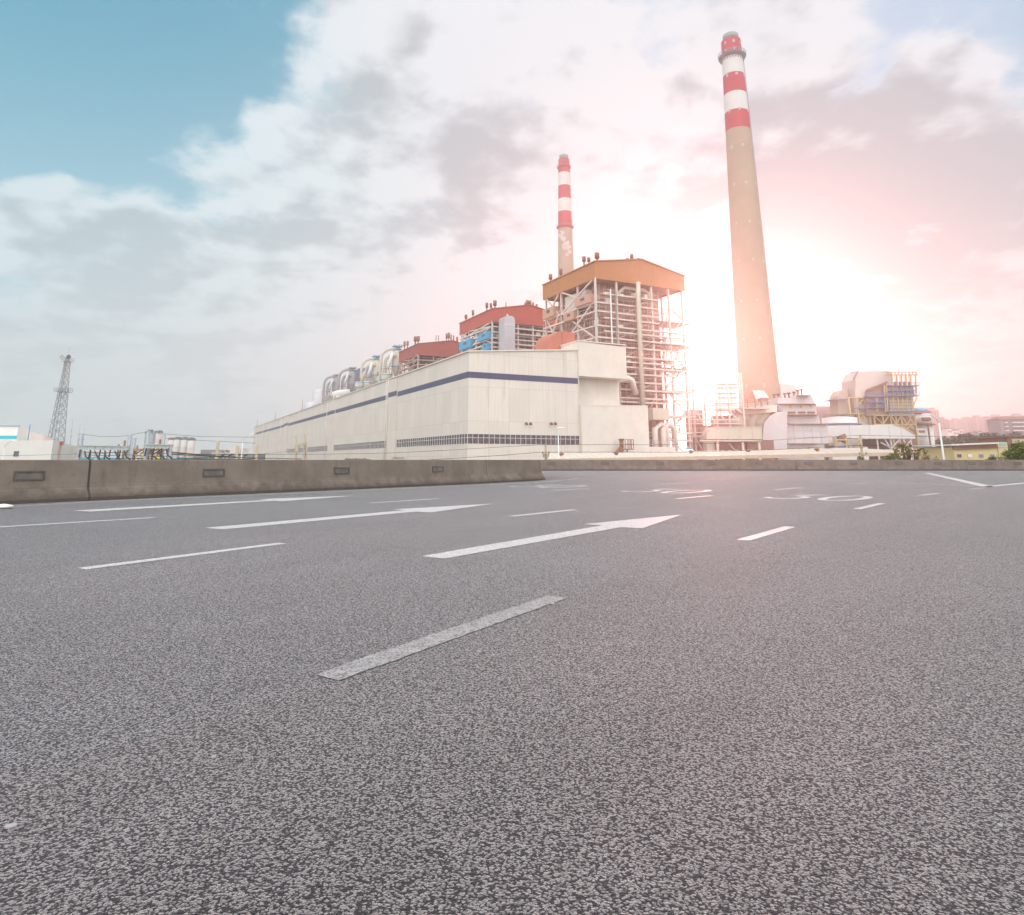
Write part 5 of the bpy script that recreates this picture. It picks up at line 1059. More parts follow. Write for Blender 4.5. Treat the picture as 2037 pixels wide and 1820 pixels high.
MB().hexa([V(a-.2, Y-.4, zl-.45), V(c-.3, Y-.4, zr-.45), V(c-.3, Y-.01, zr-.45), V(a-.2, Y-.01, zl-.45), V(a-.2, Y-.4, zl+.1), V(c-.3, Y-.4, zr+.1), V(c-.3, Y-.01, zr+.1), V(a-.2, Y-.01, zl+.1)]).build('eave_band', BROWN, t)
for x, m in ((1908.6, GLASS), (1929.8, PALE), (1952.2, APTG), (1974.5, APTG)):
    fm = MB(); rect(fm, x-5, 902.8, x+5, 910, Y-.09, .08); f_ = fm.build('window', YWALL if m is PALE else WHITE, t); gl = MB(); rect(gl, x-4.4, 903.3, x+4.4, 909.5, Y-.13, .035); gl.build('pane', m, f_)
Y = 125
t = thing('low_building', 'low tan building with a blue strip left of the yellow building', 'building', (atY(1882, 905, Y).x, Y, GZ))
a, c = atY(1868, 905, Y).x, atY(1899, 905, Y).x; zt = atY(1880, 895.7, Y).z
MB().box(WF, a, c, Y, Y+8, GZ, zt).build('wall', mat('tan_render', (.44, .33, .20), .8), t); MB().box(WF, a-.1, c, Y-.1, Y-.005, zt-.75, zt-.2).build('blue_band', mat('sky_blue_band', (0, 0, 0)), t)
MB().box(WF, a-.2, c+.1, Y-.2, Y+8.2, zt+.005, zt+.15).build('roof', mat('tan_render', (0, 0, 0)), t)
Y = 145
t = thing('tan_building', 'tan building with a framed pale wall at the right edge above the bush', 'building', (atY(2030, 890, Y).x, Y, GZ))
a = atY(2004.6, 878, Y).x; zt = atY(2020, 869.5, Y).z
MB().box(WF, a, a+12, Y, Y+9, GZ, zt).build('wall', BROWN, t); MB().box(WF, a+.9, a+12.2, Y-.12, Y-.004, zt-1.8-.6, zt-.35).build('wall_panel', mat('beige_panel', (.47, .42, .30), .8), t)
MB().box(WF, a-.3, a+12.3, Y-.3, Y+9.2, zt+.004, zt+.2).build('roof', mat('roof_brown', (.3, .2, .14), .8), t)
# --- distant apartment towers, each with floors of windows
FA, FG = facade('apartment_facade', (.27, .21, .20)), facade('grey_apartment_facade', (.24, .23, .24))
def tower(label, x0, y0, x1, Y, m, dep=22, nf=None, step=None):
    p0, p1 = atY(x0, 870, Y), atY(x1, 870, Y); zt = atY((x0+x1)/2, y0, Y).z
    t = thing('apartment_tower', label, 'apartment tower', ((p0.x+p1.x)/2, Y, GZ), 'distant apartment towers on the right')
    MB().box(WF, p0.x, p1.x, Y, Y+dep, GZ, zt).build('wall', FA if m is APT else FG, t)
    Wd = p1.x-p0.x
    MB().box(WF, p0.x+Wd*.42, p0.x+Wd*.58, Y-1.2, Y-.01, GZ, zt-1.5).build('stair_shaft', m, t)
    MB().box(WF, p0.x+Wd*.3, p0.x+Wd*.7, Y+3, Y+12, zt+.005, zt+3).build('roof_house', m, t)
    return t
tower('tall pinkish apartment tower just right of the street lamp, left half', 1848.5, 815.6, 1861, 900, APT)
tower('tallest pinkish apartment tower, right half of the pair by the street lamp', 1861.8, 815, 1874.3, 915, APT)
tower('mid height pinkish apartment tower right of the tall pair', 1875.8, 833.6, 1892, 930, APT)
tower('grey apartment slab first after the gap in the skyline', 1900.5, 835, 1920, 1150, APTG)
tower('grey apartment slab second after the gap in the skyline', 1920.8, 832.5, 1944, 1150, APTG)
tower('taller grey apartment slab in the middle of the distant row', 1944.8, 829.6, 1963, 1140, APTG)
tower('grey apartment slab slightly lower, before the stepped one', 1963.6, 831, 1979.2, 1150, APTG)
tower('highest grey apartment slab behind the red roofed block', 1979.8, 827.8, 2006, 1130, APTG)
tower('grey apartment slab at the far right edge behind the red roofed block', 2020, 826, 2050, 1120, APTG)
Y = 520
t = thing('apartment_block', 'nearer grey apartment block with a dark red hip roof and rows of balconies', 'apartment block', (atY(2020, 870, Y).x, Y, GZ))
a, c = atY(1990.5, 850, Y).x, atY(2065, 850, Y).x; zt = atY(2015, 834, Y).z
MB().box(WF, a, c, Y, Y+14, GZ, zt).build('wall', APTG, t)
b_ = MB(); n = len(b_.v); zr = atY(2015, 827.6, Y).z; b_.hexa([V(a-.8, Y-.8, zt+.01), V(c+.8, Y-.8, zt+.01), V(c+.8, Y+15, zt+.01), V(a-.8, Y+15, zt+.01), V(a+2.6, Y+6, zr), V(c-2.6, Y+6, zr), V(c-2.6, Y+8, zr), V(a+2.6, Y+8, zr)]); b_.build('roof', ROOFT, t)
for k in range(9):
    z = zt-1.2-k*3.0
    for (f0, f1) in ((.10, .19), (.30, .62), (.66, 1.0)):
        xa, xb = a+(c-a)*f0, a+(c-a)*f1; bal = MB().box(WF, xa, xb, Y-1.2, Y-.01, z-1.6, z-1.35).box(WF, xa, xb, Y-1.25, Y-1.15, z-1.35, z-.7).build('balcony', WHITE, t)
        MB().box(WF, xa+.3, xb-.3, Y-.12, Y-.012, z-1.3, z+.5).build('window', APTD, bal)
# small hillside houses
rnd = random.Random(5)
for i, (px, py, w_, Yg, lb) in enumerate(((1941, 861, 9, 560, 'small pale house with a dark roof in front of the distant slabs, leftmost'), (1950.5, 859, 8, 570, 'small white gabled house topmost on the hillside'), (1957, 862.5, 7, 550, 'small house with a white gable right of the topmost one'),
        (1966, 863, 8, 560, 'small house with a pale gable at the right of the hillside group'), (1948, 873.5, 13, 480, 'low white house with wide windows in front of the tree belt'), (1889, 853, 10, 620, 'pale four storey block under the mid height tower'),
        (1900, 857, 9, 640, 'pale stepped block left of the grey slabs, below the gap'), (1912, 854, 8, 660, 'pale narrow block below the first grey slab'), (1999, 873.5, 12, 380, 'white house with a dark band window just left of the tan framed building'), (2026, 863, 16, 420, 'white curved balcony house at the right edge above the tan building'))):
    p = atY(px, py, Yg); k = Yg/1350; wd = w_*k; t = thing('hillside_house', lb, 'house', (p.x, Yg, GZ), 'small houses on the distant hillside')
    h2 = 2.2*k if i not in (5, 6, 7) else .3
    MB().box(WF, p.x-wd/2, p.x+wd/2, Yg, Yg+9, GZ, p.z).build('wall', PALE if i % 2 else LIGHTW, t)
    rf = MB(); rf.prism([V(p.x-wd/2-.3, Yg-.3, p.z+.01), V(p.x+wd/2+.3, Yg-.3, p.z+.01), V(p.x, Yg-.3, p.z+h2)] if i not in (5, 6, 7, 9) else [V(p.x-wd/2-.3, Yg-.3, p.z+.01), V(p.x+wd/2+.3, Yg-.3, p.z+.01), V(p.x+wd/2+.3, Yg-.3, p.z+.4), V(p.x-wd/2-.3, Yg-.3, p.z+.4)], (0, 9.6, 0)); rf.build('roof', mat('slate_roof', (.16, .15, .15), .8), t)
    for q in range(3): 
        MB().box(WF, p.x-wd*.36+q*wd*.27, p.x-wd*.20+q*wd*.27, Yg-.1, Yg-.01, p.z-3.2, p.z-1.4).build('window', APTD, t)
# ------------------------------------------------------------------ trees
def leafcloud(mb, c, r, n, ls, rnd, flat=1.0):
    for _ in range(n):
        while True:
            q = V(rnd.uniform(-1, 1), rnd.uniform(-1, 1), rnd.uniform(-1, 1))
            if .25 < q.length < 1: break
        p = c+V(q.x*r, q.y*r, q.z*r*flat); d = V(rnd.gauss(0, 1), rnd.gauss(0, 1), rnd.gauss(0, .7)).normalized(); e = d.cross(V(rnd.gauss(0, 1), rnd.gauss(0, 1), rnd.gauss(0, 1))).normalized()
        s = ls*rnd.uniform(.6, 1.3); k = len(mb.v); mb.v += [p-d*s, p+e*s*.5, p+d*s, p-e*s*.5]; mb.f.append([k, k+1, k+2, k+3]); mb.sm.append(False)
def tree(name, label, cat, px, ytop, Y, spread, clumps, ls, m, n=60, rs=(.5, .9), group=None, seed=1, low=.35):
    rnd = random.Random(seed); p = atY(px, ytop, Y); H = p.z-GZ; t = thing(name, label, cat, (p.x, Y, GZ), group)
    base = V(p.x, Y, GZ); tr = MB().tube([base, base+V(.1, 0, H*.4), base+V(-.1, .1, H*.8)], [H*.022+.05, H*.016+.03, .03], 8); cr = MB()
    for i in range(clumps):
        f = low+(1-low)*math.sqrt(rnd.random()); a = rnd.uniform(0, 2*math.pi); R_ = spread*math.sqrt(rnd.random())*(1.15-.75*max(0, (f-low)/(1-low))**1.5)
        c = base+V(math.cos(a)*R_, math.sin(a)*R_, H*f*.96)
        s0 = base+V(0, 0, H*max(.12, f*.55)); tr.tube([s0, s0.lerp(c, .5)+V(0, 0, .15), c], [H*.010+.015, H*.006+.01, .012], 5)
        r = rnd.uniform(*rs); leafcloud(cr, c, r, n, ls, rnd, .8)
    tr.build('trunk', BARK, t); cr.build('crown', m, t); return t
tree('sapling_tree', 'spindly young tree with sparse olive leaves behind the far barrier', 'tree', 1803, 877, 72, 2.9, 56, .12, LEAFB, 26, (.2, .42), seed=4, low=.62)
tree('shrub', 'small round olive shrub left of the spindly tree', 'shrub', 1772, 900, 70, .9, 14, .09, LEAF, 60, (.25, .4), 'shrubs behind the far barrier', 5, .8)
tree('shrub', 'tiny shrub clinging round the foot of the pole', 'shrub', 1711.5, 903.5, 70, .42, 8, .08, LEAF, 36, (.15, .26), 'shrubs behind the far barrier', 6, .86)
tree('shrub', 'small bright green shrub in front of the yellow building', 'shrub', 1970, 905.5, 70, .55, 12, .09, LEAF, 80, (.25, .4), 'shrubs behind the far barrier', 7, .86)
tree('shrub', 'reddish little shrub between the pole and the spindly tree', 'shrub', 1752, 906, 70, .25, 5, .08, LEAFB, 40, (.2, .3), 'shrubs behind the far barrier', 8, .88)
tree('bushy_tree', 'large bright green bush at the right edge, right of the yellow building', 'tree', 2031, 881, 68, 1.9, 60, .12, LEAF, 110, (.4, .75), None, 9, .7)
# far belt of wood reads as one mass
rnd = random.Random(11); mb = MB()
for i in range(520):
    Yg = rnd.uniform(300, 420); px = rnd.uniform(1862, 2075); top = 866+3.5*math.sin(px*.13)+2.5*math.sin(px*.31+1)+rnd.random()*4+(7 if px < 1893 else 0)+max(0, (1900-px))*.1
    p = atY(px, top, Yg); z = rnd.uniform(0, p.z) if rnd.random() < .6 else p.z-1
    leafcloud(mb, V(p.x, Yg, z), rnd.uniform(1.6, 3.0), 42, .62, rnd, .8)
o = mb.build('wood', LEAFD); tag(o, 'hazy brown green belt of trees in front of the distant towers', 'wood', kind='stuff')
mb = MB()
for i in range(200):
    Yg = rnd.uniform(430, 520); px = rnd.uniform(1600, 1700); p = atY(px, 828+3*math.sin(px*.2)+rnd.random()*5, Yg)
    leafcloud(mb, V(p.x, Yg, p.z-rnd.random()*6), rnd.uniform(1.8, 3.2), 36, .7, rnd, .8)
o = mb.build('wood', LEAFD); tag(o, 'pale distant tree belt seen between the precipitator and the scrubber', 'wood', kind='stuff')
# ------------------------------------------------------------------ street lamps
def lamp(label, px, ytop, Y, armdx, armdy, spike=0):
    p = atY(px, ytop+8, Y); t = thing('street_lamp', label, 'street lamp', (p.x, Y, GZ), 'white street lamps around the plant')
    z = p.z; h = atY(px+armdx, ytop, Y); dx = h.x-p.x
    MB().tube([V(p.x, Y, GZ), V(p.x, Y, z-.5)], [.14, .08], 10).build('pole', WHITE, t)
    MB().tube([V(p.x, Y, z-.6), V(p.x+dx*.08, Y, z-.1), V(p.x+dx*.4, Y, z+(h.z-z)*.72), V(p.x+dx*.85, Y, h.z)], .06, 8).build('arm', WHITE, t)
    s = 1 if dx > 0 else -1
    MB().hexa([V(h.x-s*.5, Y-.16, h.z-.08), V(h.x+s*.45, Y-.14, h.z-.02), V(h.x+s*.45, Y+.14, h.z-.02), V(h.x-s*.5, Y+.16, h.z-.08), V(h.x-s*.45, Y-.1, h.z+.1), V(h.x+s*.35, Y-.08, h.z+.08), V(h.x+s*.35, Y+.08, h.z+.08), V(h.x-s*.45, Y+.1, h.z+.1)]).build('lamp_head', WHITE, t)
    if spike: MB().tube([V(p.x, Y, z-.6), V(p.x, Y, z+spike)], .04, 6).build('spike', WHITE, t)
lamp('white street lamp at the left edge in front of the white warehouse', 9.8, 876.5, 120, 20, 0)
lamp('white street lamp just left of the hall with its arm to the right', 483.6, 863.4, 125, 20, 0, .5)
lamp('white street lamp in front of the hall windows near the far barrier', 1110.5, 850.5, 92, 5.5, 0)
lamp('tall white street lamp right of the scrubber with its arm to the left', 1866.5, 824, 74, -25, 0)
# ------------------------------------------------------------------ power poles and cables
def pole(name, label, px, y0, Y, m, r=.18, arms=(), group=None):
    p = atY(px, y0, Y); t = thing(name, label, 'pole', (p.x, Y, GZ), group)
    MB().tube([V(p.x, Y, GZ), V(p.x, Y, p.z)], [r*1.2, r*.8], 12).build('post', m, t)
    for z, w_ in arms:
        a = MB().box(WF, p.x-w_, p.x+w_, Y-.25, Y-.13, p.z-z-.06, p.z-z+.06).build('crossarm', m, t)
        for s in (-1, 1): MB().lathe(V(p.x+s*w_*.85, Y-.19, p.z-z+.07), [(.05, 0), (.11, .05), (.05, .1), (.11, .15), (.04, .2)], 8).build('insulator', RUST, a)
    return t
CP = mat('concrete_pole', (.42, .35, .24), .8, var=.12)
pole('power_pole', 'short tan power pole behind the end of the near barrier', 1085.5, 883, 80, CP, .16, ((1.15, .42), (1.5, .3)), 'power poles behind the far barrier')
pole('power_pole', 'tan power pole beside the shrub below the long white duct', 1711, 866, 80, CP, .17, ((1.3, .3), (2.2, .45)), 'power poles behind the far barrier')
def cable(label, pts, Y, r=.022):
    P = [atY(x, y, Y) for x, y in pts]; o = MB().tube(P, r, 5).build('power_cable', BLACKM); tag(o, label, 'cable', 'power cables behind the barriers')
cable('upper power cable running past both tan poles', [(400, 904), (521, 903.8), (640, 903.5), (770, 901.3), (880, 896), (994, 889.3), (1072, 884.8), (1090, 884.3), (1300, 884.6), (1420, 882), (1522, 876.3), (1620, 870.5), (1711, 865.8), (1800, 867.6), (1900, 868.6), (2080, 868.4)], 79.8)
cable('lower power cable running past both tan poles', [(840, 915.5), (863, 914), (994, 906), (1077, 899.3), (1150, 899.2), (1350, 899.6), (1450, 897), (1538, 894.6), (1711, 885.3), (1800, 888), (1900, 890), (2080, 891.5)], 79.7, .026)
cable('cable sagging in front of the white warehouse at the left', [(-60, 907.5), (60, 905.5), (150, 903), (215, 901.5)], 100)
for i in range(2): cable(['thin high cable across the sky left of the hall, upper', 'thin high cable across the sky left of the hall, lower'][i], [(327, 863+i*9), (400, 868.5+i*7.5), (508, 869.5+i*12)], 118, .03)
cable('thin cable strung between the tall gantry posts', [(160, 863), (200, 868.5), (240, 868), (257, 866), (280, 861), (293, 859.5)], 118, .03)
# ------------------------------------------------------------------ left: warehouse, tower, masts, switchyard, silos
Y = 150
t = thing('white_warehouse', 'white warehouse in two steps with a cyan stripe at the left edge', 'warehouse', (atY(40, 900, Y).x, Y, GZ))
xa, xb = atY(-140, 880, Y).x, atY(31.5, 880, Y).x; zt = atY(20, 848.5, Y).z
xr = lambda px, py, z: None
def back(px, py, z):   # point of the picture at height z
    r = ray(px, py); k = (z-CH)/r.z; return V(r.x*k, r.y*k, z)
FW = mat('warehouse_front', (.52, .54, .52), .7, var=.04, scale=.3); SW = mat('warehouse_side', (.72, .71, .66), .6, var=.04, scale=.3, streak=.1)
e = back(112.8, 875.4, zt); dv = V(e.x-xb, e.y-Y, 0).normalized()
Lq = 110
MB().prism([V(xa, Y, GZ), V(xb, Y, GZ), V(xb, Y, zt), V(xa, Y, zt)], dv*Lq).build('tall_hall', SW, t)
MB().box(WF, xa, xb+.05, Y-.12, Y-.004, atY(20, 873, Y).z, atY(20, 866.8, Y).z).build('cyan_stripe', CYAN, t)
MB().box(WF, xa, xb+.15, Y-.15, Y+.3, zt+.004, zt+.25).build('roof_edge', GSTEEL, t)
Y2 = 138; x2a, x2b = atY(30, 890, Y2).x, atY(104, 890, Y2).x; z2 = atY(90, 876, Y2).z
e3 = back(161, 889.5, z2); dv3 = V(e3.x-x2b, e3.y-Y2, 0); L3_ = dv3.length; dv = dv3.normalized()
MB().prism([V(xa, Y2, GZ), V(x2b, Y2, GZ), V(x2b, Y2, z2), V(xa, Y2, z2)], dv3).build('low_hall', SW, t)
p = atY(32.5, 902.5, Y2); MB().box(WF, p.x-.48, p.x+.48, Y2-.1, Y2-.004, p.z-.5, p.z+.5).build('window', APTD, t)
# red orange door strip on the side
s_ = 13.5; p = V(x2b, Y2, 0)+dv*s_; nrm = V(dv.y, -dv.x, 0)
MB().prism([p+nrm*.01+V(0, 0, GZ), p+dv*5+nrm*.01+V(0, 0, GZ), p+dv*5+nrm*.01+V(0, 0, z2-.6), p+nrm*.01+V(0, 0, z2-.6)], nrm*.15).build('door_strip', mat('faded_orange', (.66, .45, .34), .7), t)
MB().prism([p+nrm*.01+V(0, 0, z2-.6), p+dv*5+nrm*.01+V(0, 0, z2-.6), p+dv*5+nrm*.01+V(0, 0, z2+.15), p+nrm*.01+V(0, 0, z2+.15)], nrm*.4).build('door_hood', RED, t)
for k in range(26):
    q = V(x2b, Y2, 0)+dv*(3+k*2.2)
    if k != 5: MB().prism([q+nrm*.004+V(0, 0, GZ), q+dv*.12+nrm*.004+V(0, 0, GZ), q+dv*.12+nrm*.004+V(0, 0, z2-.2), q+nrm*.004+V(0, 0, z2-.2)], nrm*.1).build('panel_rib', SW, t)
q = V(xb, Y, 0)+dv*16+nrm*.3
mb = MB(); 
for s in (-.35, .35): mb.tube([q+dv*s+V(0, 0, zt-4), q+dv*s+V(0, 0, zt+1.2)], .07, 5)
for k in range(10): mb.beam(q-dv*.35+V(0, 0, zt-4+k*.5), q+dv*.35+V(0, 0, zt-4+k*.5), .06)
mb.build('roof_ladder', BLUE, t)
# second wing further back
e2 = V(x2b, Y2, 0)+dv*60
# lattice tower
Y = 262; p0 = atY(108, 905, Y); zt = atY(111, 716, Y).z
t = thing('lattice_tower', 'tall grey lattice radio tower with two dishes behind the white warehouse', 'lattice tower', (p0.x, Y, GZ))
BW, TW = 2.8, .75; c = V(atY(101.5, 874, Y).x, Y+3, 0)
def cor(z, i):
    f = (z-GZ)/(zt-GZ); h = BW+(TW-BW)*min(1, f/.96)**.85; s = ((-1, -1), (1, -1), (1, 1), (-1, 1))[i]; return c+V(s[0]*h+.0*f, s[1]*h, z)
lv_ = [GZ+(zt-GZ)*(1-(1-k/15)**1.25) for k in range(16)]
for i in range(4): MB().tube([cor(z, i) for z in lv_], .17, 5).build('leg', GSTEEL, t)
br = MB()
for k in range(15):
    for i in range(4):
        j = (i+1) % 4; br.beam(cor(lv_[k+1], i), cor(lv_[k+1], j), .16); br.beam(cor(lv_[k], i), cor(lv_[k+1], j), .13); br.beam(cor(lv_[k], j), cor(lv_[k+1], i), .13)
        m0 = (lv_[k]+lv_[k+1])/2; 
br.build('bracing', GSTEEL, t)
for (y, r, nm) in ((777.5, 1.9, 'lower_platform'), (717, 1.2, 'upper_platform')):
    z = atY(110, y, Y).z; f = (z-GZ)/(zt-GZ); h = BW+(TW-BW)*min(1, f/.96)**.85+r*.55
    mb = MB().box(Fr(c.x, c.y, 0), -h, h, -h, h, z-.15, z); k_ = [c+V(-h, -h, z), c+V(h, -h, z), c+V(h, h, z), c+V(-h, h, z), c+V(-h, -h, z)]; mb.rail(k_, 1.4, .09, 1.2); mb.build(nm, GSTEEL, t)
for s, m in ((-1, mat('dish_grey', (.42, .38, .34), .6)), (1, BLACKM)):
    q = V(c.x+s*1.35, 0, atY(111, 709, Y).z); MB().tube([V(q.x, Y+1.2, q.z), V(q.x, Y+1.7, q.z)], [.85, .6], 20).tube([V(q.x, Y+1.7, q.z), V(c.x, c.y, q.z)], .1, 6).build('dish', m, t)
zp = atY(111, 717, Y).z; MB().box(Fr(c.x, c.y, 0), -.55, .55, -.55, .55, zp+.1, zp+1.9).build('cabinet', GSTEEL, t)
MB().tube([c+V(0, 0, zp), c+V(0, 0, atY(111, 688, Y).z)], .05, 5).build('antenna', GSTEEL, t)
MB().tube([V(c.x-BW*.95, c.y, GZ), V(c.x-TW, c.y, zp)], .22, 6).build('cable_ladder', GSTEEL, t)
# the tower foot is hidden; masts
for i, (xt, yt, xb_, yb_) in enumerate(((145, 832, 140, 884), (159.7, 843, 153.7, 890), (168, 851, 164.5, 884))):
    Y = 230; a = atY(xt, yt, Y); b0 = atY(xb_, yb_, Y); d = (a-b0); k = (b0.z-GZ)/d.z; ft = b0-d*k
    o = MB().tube([V(ft.x, Y, GZ), V(b0.x, Y, b0.z), V(a.x, Y, a.z)], [.16, .12, .05], 6).tube([b0.lerp(a, .28), b0.lerp(a, .34)], .2, 6).tube([b0.lerp(a, .52), b0.lerp(a, .56)], .17, 6).build('guyed_mast', GSTEEL)
    tag(o, ['thin leaning mast nearest the lattice tower', 'thin leaning mast in the middle of the three', 'shortest thin mast beside the first gantry post'][i], 'mast', 'thin masts beside the lattice tower')
# switchyard gantries
def gantry(label, xl, xr, ytl, ytr, yb0, yb1, Y, m=GSTEEL, sag=True):
    t = thing('switchyard_gantry', label, 'gantry', (atY((xl+xr)/2, 900, Y).x, Y, GZ), 'switchyard gantries behind the near barrier')
    for x, yt in ((xl, ytl), (xr, ytr)):
        p = atY(x, yt, Y); MB().tube([V(p.x, Y+.3, GZ), V(p.x, Y+.3, p.z)], [.34, .27], 12).build('post', m, t)
    mb = MB(); xa, xb = atY(xl-1, 890, Y).x, atY(xr+1.5, 890, Y).x; za, zc = atY(xl, yb0, Y).z, atY(xl, yb1, Y).z; zd = .06*(xb-xa)*.25
    mb.hexa([V(xa, Y-.35, zc), V(xb, Y-.35, zc-zd), V(xb, Y-.15, zc-zd), V(xa, Y-.15, zc), V(xa, Y-.35, za), V(xb, Y-.35, za-zd), V(xb, Y-.15, za-zd), V(xa, Y-.15, za)])
    for s in (0, 1): mb.hexa([V(xa, Y-.5, (za-.06 if s else zc-.06)), V(xb, Y-.5, (za if s else zc)-zd-.06), V(xb, Y, (za if s else zc)-zd-.06), V(xa, Y, (za if s else zc)-.06), V(xa, Y-.5, (za if s else zc)+.06), V(xb, Y-.5, (za if s else zc)-zd+.06), V(xb, Y, (za if s else zc)-zd+.06), V(xa, Y, (za if s else zc)+.06)])
    n = 6
    for i in range(1, n): x = xa+(xb-xa)*i/n; mb.box(WF, x-.04, x+.04, Y-.48, Y-.36, zc-zd, za-.05)
    mb.build('crossbeam', mat('pale_green_steel', (.46, .50, .47), .5, var=.08), t)
    return t, xa, xb, zc-zd
for args in (('long pale gantry beam on two tall posts, left in the switchyard', 160.2, 256.9, 862, 865, 886.4, 893.2, 105),
             ('shorter pale gantry beam in front of the paired silos', 293.5, 337, 858, 884, 884.2, 890.8, 100)):
    t, xa, xb, zc = gantry(*args); Y = args[7]
    n = 5 if xb-xa > 5 else 3
    for i in range(n):
        x = xa+(xb-xa)*(i+.6)/n; MB().tube([V(x, Y-.3, zc), V(x+.1, Y-.3, zc-.25)], .03, 5).tube([V(x+.1, Y-.3, zc-.25), V(x+.5+.25*(i % 2), Y-.6, zc-1.0), V(x+1.2, Y-.6, zc-1.45)], .11, 8).build('insulator_string', BLACKM, t)
        MB().tube([V(x+1.2, Y-.6, zc-1.45), V(x+2.2, Y-.6, zc-1.75), V(x+3.2, Y-.5, zc-1.5)], .035, 5).build('jumper_wire', BLACKM, t)
        MB().tube([V(x-.6, Y-.3, zc), V(x-.7, Y-.3, zc-1.1)], .10, 8).build('insulator_string', BLACKM, t)
Y = 112
for i, (px, y0, m, r, lb) in enumerate(((267.8, 871, GSTEEL, .34, 'grey switchyard post right of the long gantry'), (248.8, 876, RUST, .22, 'rusty red switchyard post under the long gantry'), (327.2, 862, GSTEEL, .30, 'tall grey post right of the silo pair'),
        (318.7, 874, RUST, .2, 'rusty post in front of the right silo of the pair'), (434, 877.6, CP, .28, 'tan post between the far silos and the hall'), (472.6, 886, CP, .28, 'short tan post just left of the street lamp by the hall'), (512, 885, CP, .22, 'tan post in front of the far left corner of the hall'),
        (180.2, 897, BLACKM, .16, 'dark short post under the left part of the long gantry'), (191.3, 903, GSTEEL, .3, 'stubby grey post under the long gantry'), (209.5, 896, BLACKM, .14, 'thin dark post under the middle of the long gantry'), (236.5, 884, BLACKM, .16, 'dark post with a lamp on the long gantry'),
        (334.5, 893, BLACKM, .14, 'dark thin post under the right end of the short gantry'), (273.5, 886, RUST, .16, 'rusty stub post behind the yellow beam'), (315, 893, RUST, .22, 'rusty brown post below the short gantry'), (419.5, 902, BLACKM, .12, 'dark thin post at the left of the distant truss'))):
    pole('switchyard_post', lb, px, y0, Y, m, r, (), 'posts of the switchyard')
# horizontal busbars, wires and yellow equipment
rnd = random.Random(3)
for i, (xa, ya, xb, yb, r) in enumerate(((163, 899, 248, 899.8, .05), (165, 905, 262, 904.5, .04), (163, 909.5, 300, 911, .035), (262, 906, 345, 907, .05), (300, 901, 420, 903, .04), (335, 898, 470, 909, .05), (335, 900, 508, 912, .05), (340, 904, 600, 913, .05), (258, 911.5, 420, 914, .05), (352, 911, 500, 913.8, .06))):
    o = MB().tube([atY(xa, ya, 104), atY((xa+xb)/2, (ya+yb)/2+1.4, 104), atY(xb, yb, 104)], r, 6).build('busbar', BLACKM); tag(o, ['topmost dark busbar under the long gantry', 'second dark busbar under the long gantry', 'lowest dark busbar behind the near barrier at the left', 'dark busbar between the gantries', 'dark line leaving the short gantry towards the silos', 'steep dark line in front of the far silos, upper', 'steep dark line in front of the far silos, lower', 'long dark line reaching the hall corner', 'low dark line just above the barrier by the silos', 'low thick dark line left of the hall'][i], 'busbar', 'busbars of the switchyard')
t = thing('disconnector_frame', 'rusty yellow switch frame between the two pale gantries', 'switch frame', (atY(290, 905, 110).x, 110, GZ))
mb = MB(); rect(mb, 266, 892.5, 296, 896.8, 110, .5); rect(mb, 296.5, 892.5, 322, 896, 111, .5); mb.build('beam', mat('rusty_yellow', (.40, .27, .10), .7, var=.3, scale=2), t)
for x in (267, 295, 303, 321): col(MB(), x, 893, 110.2, .28).build('leg', RUST, t)
for x, y in ((286.8, 905), (313, 907)): p = atY(x, y, 108); MB().lathe(V(p.x, 108, GZ), [(.22, 0), (.22, p.z-GZ-.8), (.36, p.z-GZ-.75), (.36, p.z-GZ)], 14).build('yellow_bushing', YEL, t)
for k in range(6):
    x = 270+k*9; p = atY(x, 903, 109); MB().tube([p, p+V(1.2, 0, .8), p+V(2.2, 0, 1.3)], .09, 6).build('contact_arm', RUST, t)
    p = atY(x+2, 906, 109.5); MB().lathe(V(p.x, 109.5, GZ), [(.14, 0), (.14, p.z-GZ)], 8).lathe(V(p.x, 109.5, p.z), [(.3, 0), (.3, .12)], 10).build('pedestal', PALE, t)
for i, (pa, pb) in enumerate((((208, 893), (184, 890)), ((150, 888), (168, 903)))): pass
o = rect(MB(), 160, 911.5, 340, 914.6, 160, 20, GZ).build('cyan_roof_shed', CYAN); tag(o, 'cyan roofed low shed behind the switchyard', 'shed')
# hall side gantry with leaning legs
Y = 118
t = thing('line_gantry', 'tan gantry with leaning legs in front of the hall wall near its far windows', 'gantry', (atY(600, 905, Y).x, Y, GZ))
for xa, ya, xb, yb in ((588.6, 866, 590, 914), (607.5, 862, 608, 880), (608, 884, 604, 914), (606, 884, 610.5, 914), (594, 884, 587, 914)): 
    a = atY(xa, ya, Y); b0 = atY(xb, yb, Y); d = a-b0; MB().tube([b0-d*((b0.z-GZ)/d.z), a], .17, 8).build('leg', CP, t)
mb = MB(); 
for yy in (882, 887): seg(mb, 586, yy+4, 611, yy, Y, .12)
for k in range(6): seg(mb, 587+k*4, 890-k*.7, 590+k*4, 883-k*.7, Y, .07)
seg(mb, 560, 900, 588, 894, Y, .1); seg(mb, 520, 903, 560, 900, Y, .1); mb.build('crossbeam', CP, t)
Y = 180
t = thing('truss_gantry', 'light lattice truss between posts left of the hall', 'gantry', (atY(465, 905, Y).x, Y, GZ))
mb = MB(); seg(mb, 419, 901, 511, 902, Y, .2)
for k in range(4):
    x = 436+k*18; 
    seg(mb, x, 901, x+7, 893, Y, .14); seg(mb, x+7, 893, x+14, 901, Y, .14); seg(mb, x+7, 893, x+25, 893, Y, .12) if k < 3 else None
mb.build('truss', STEEL, t)
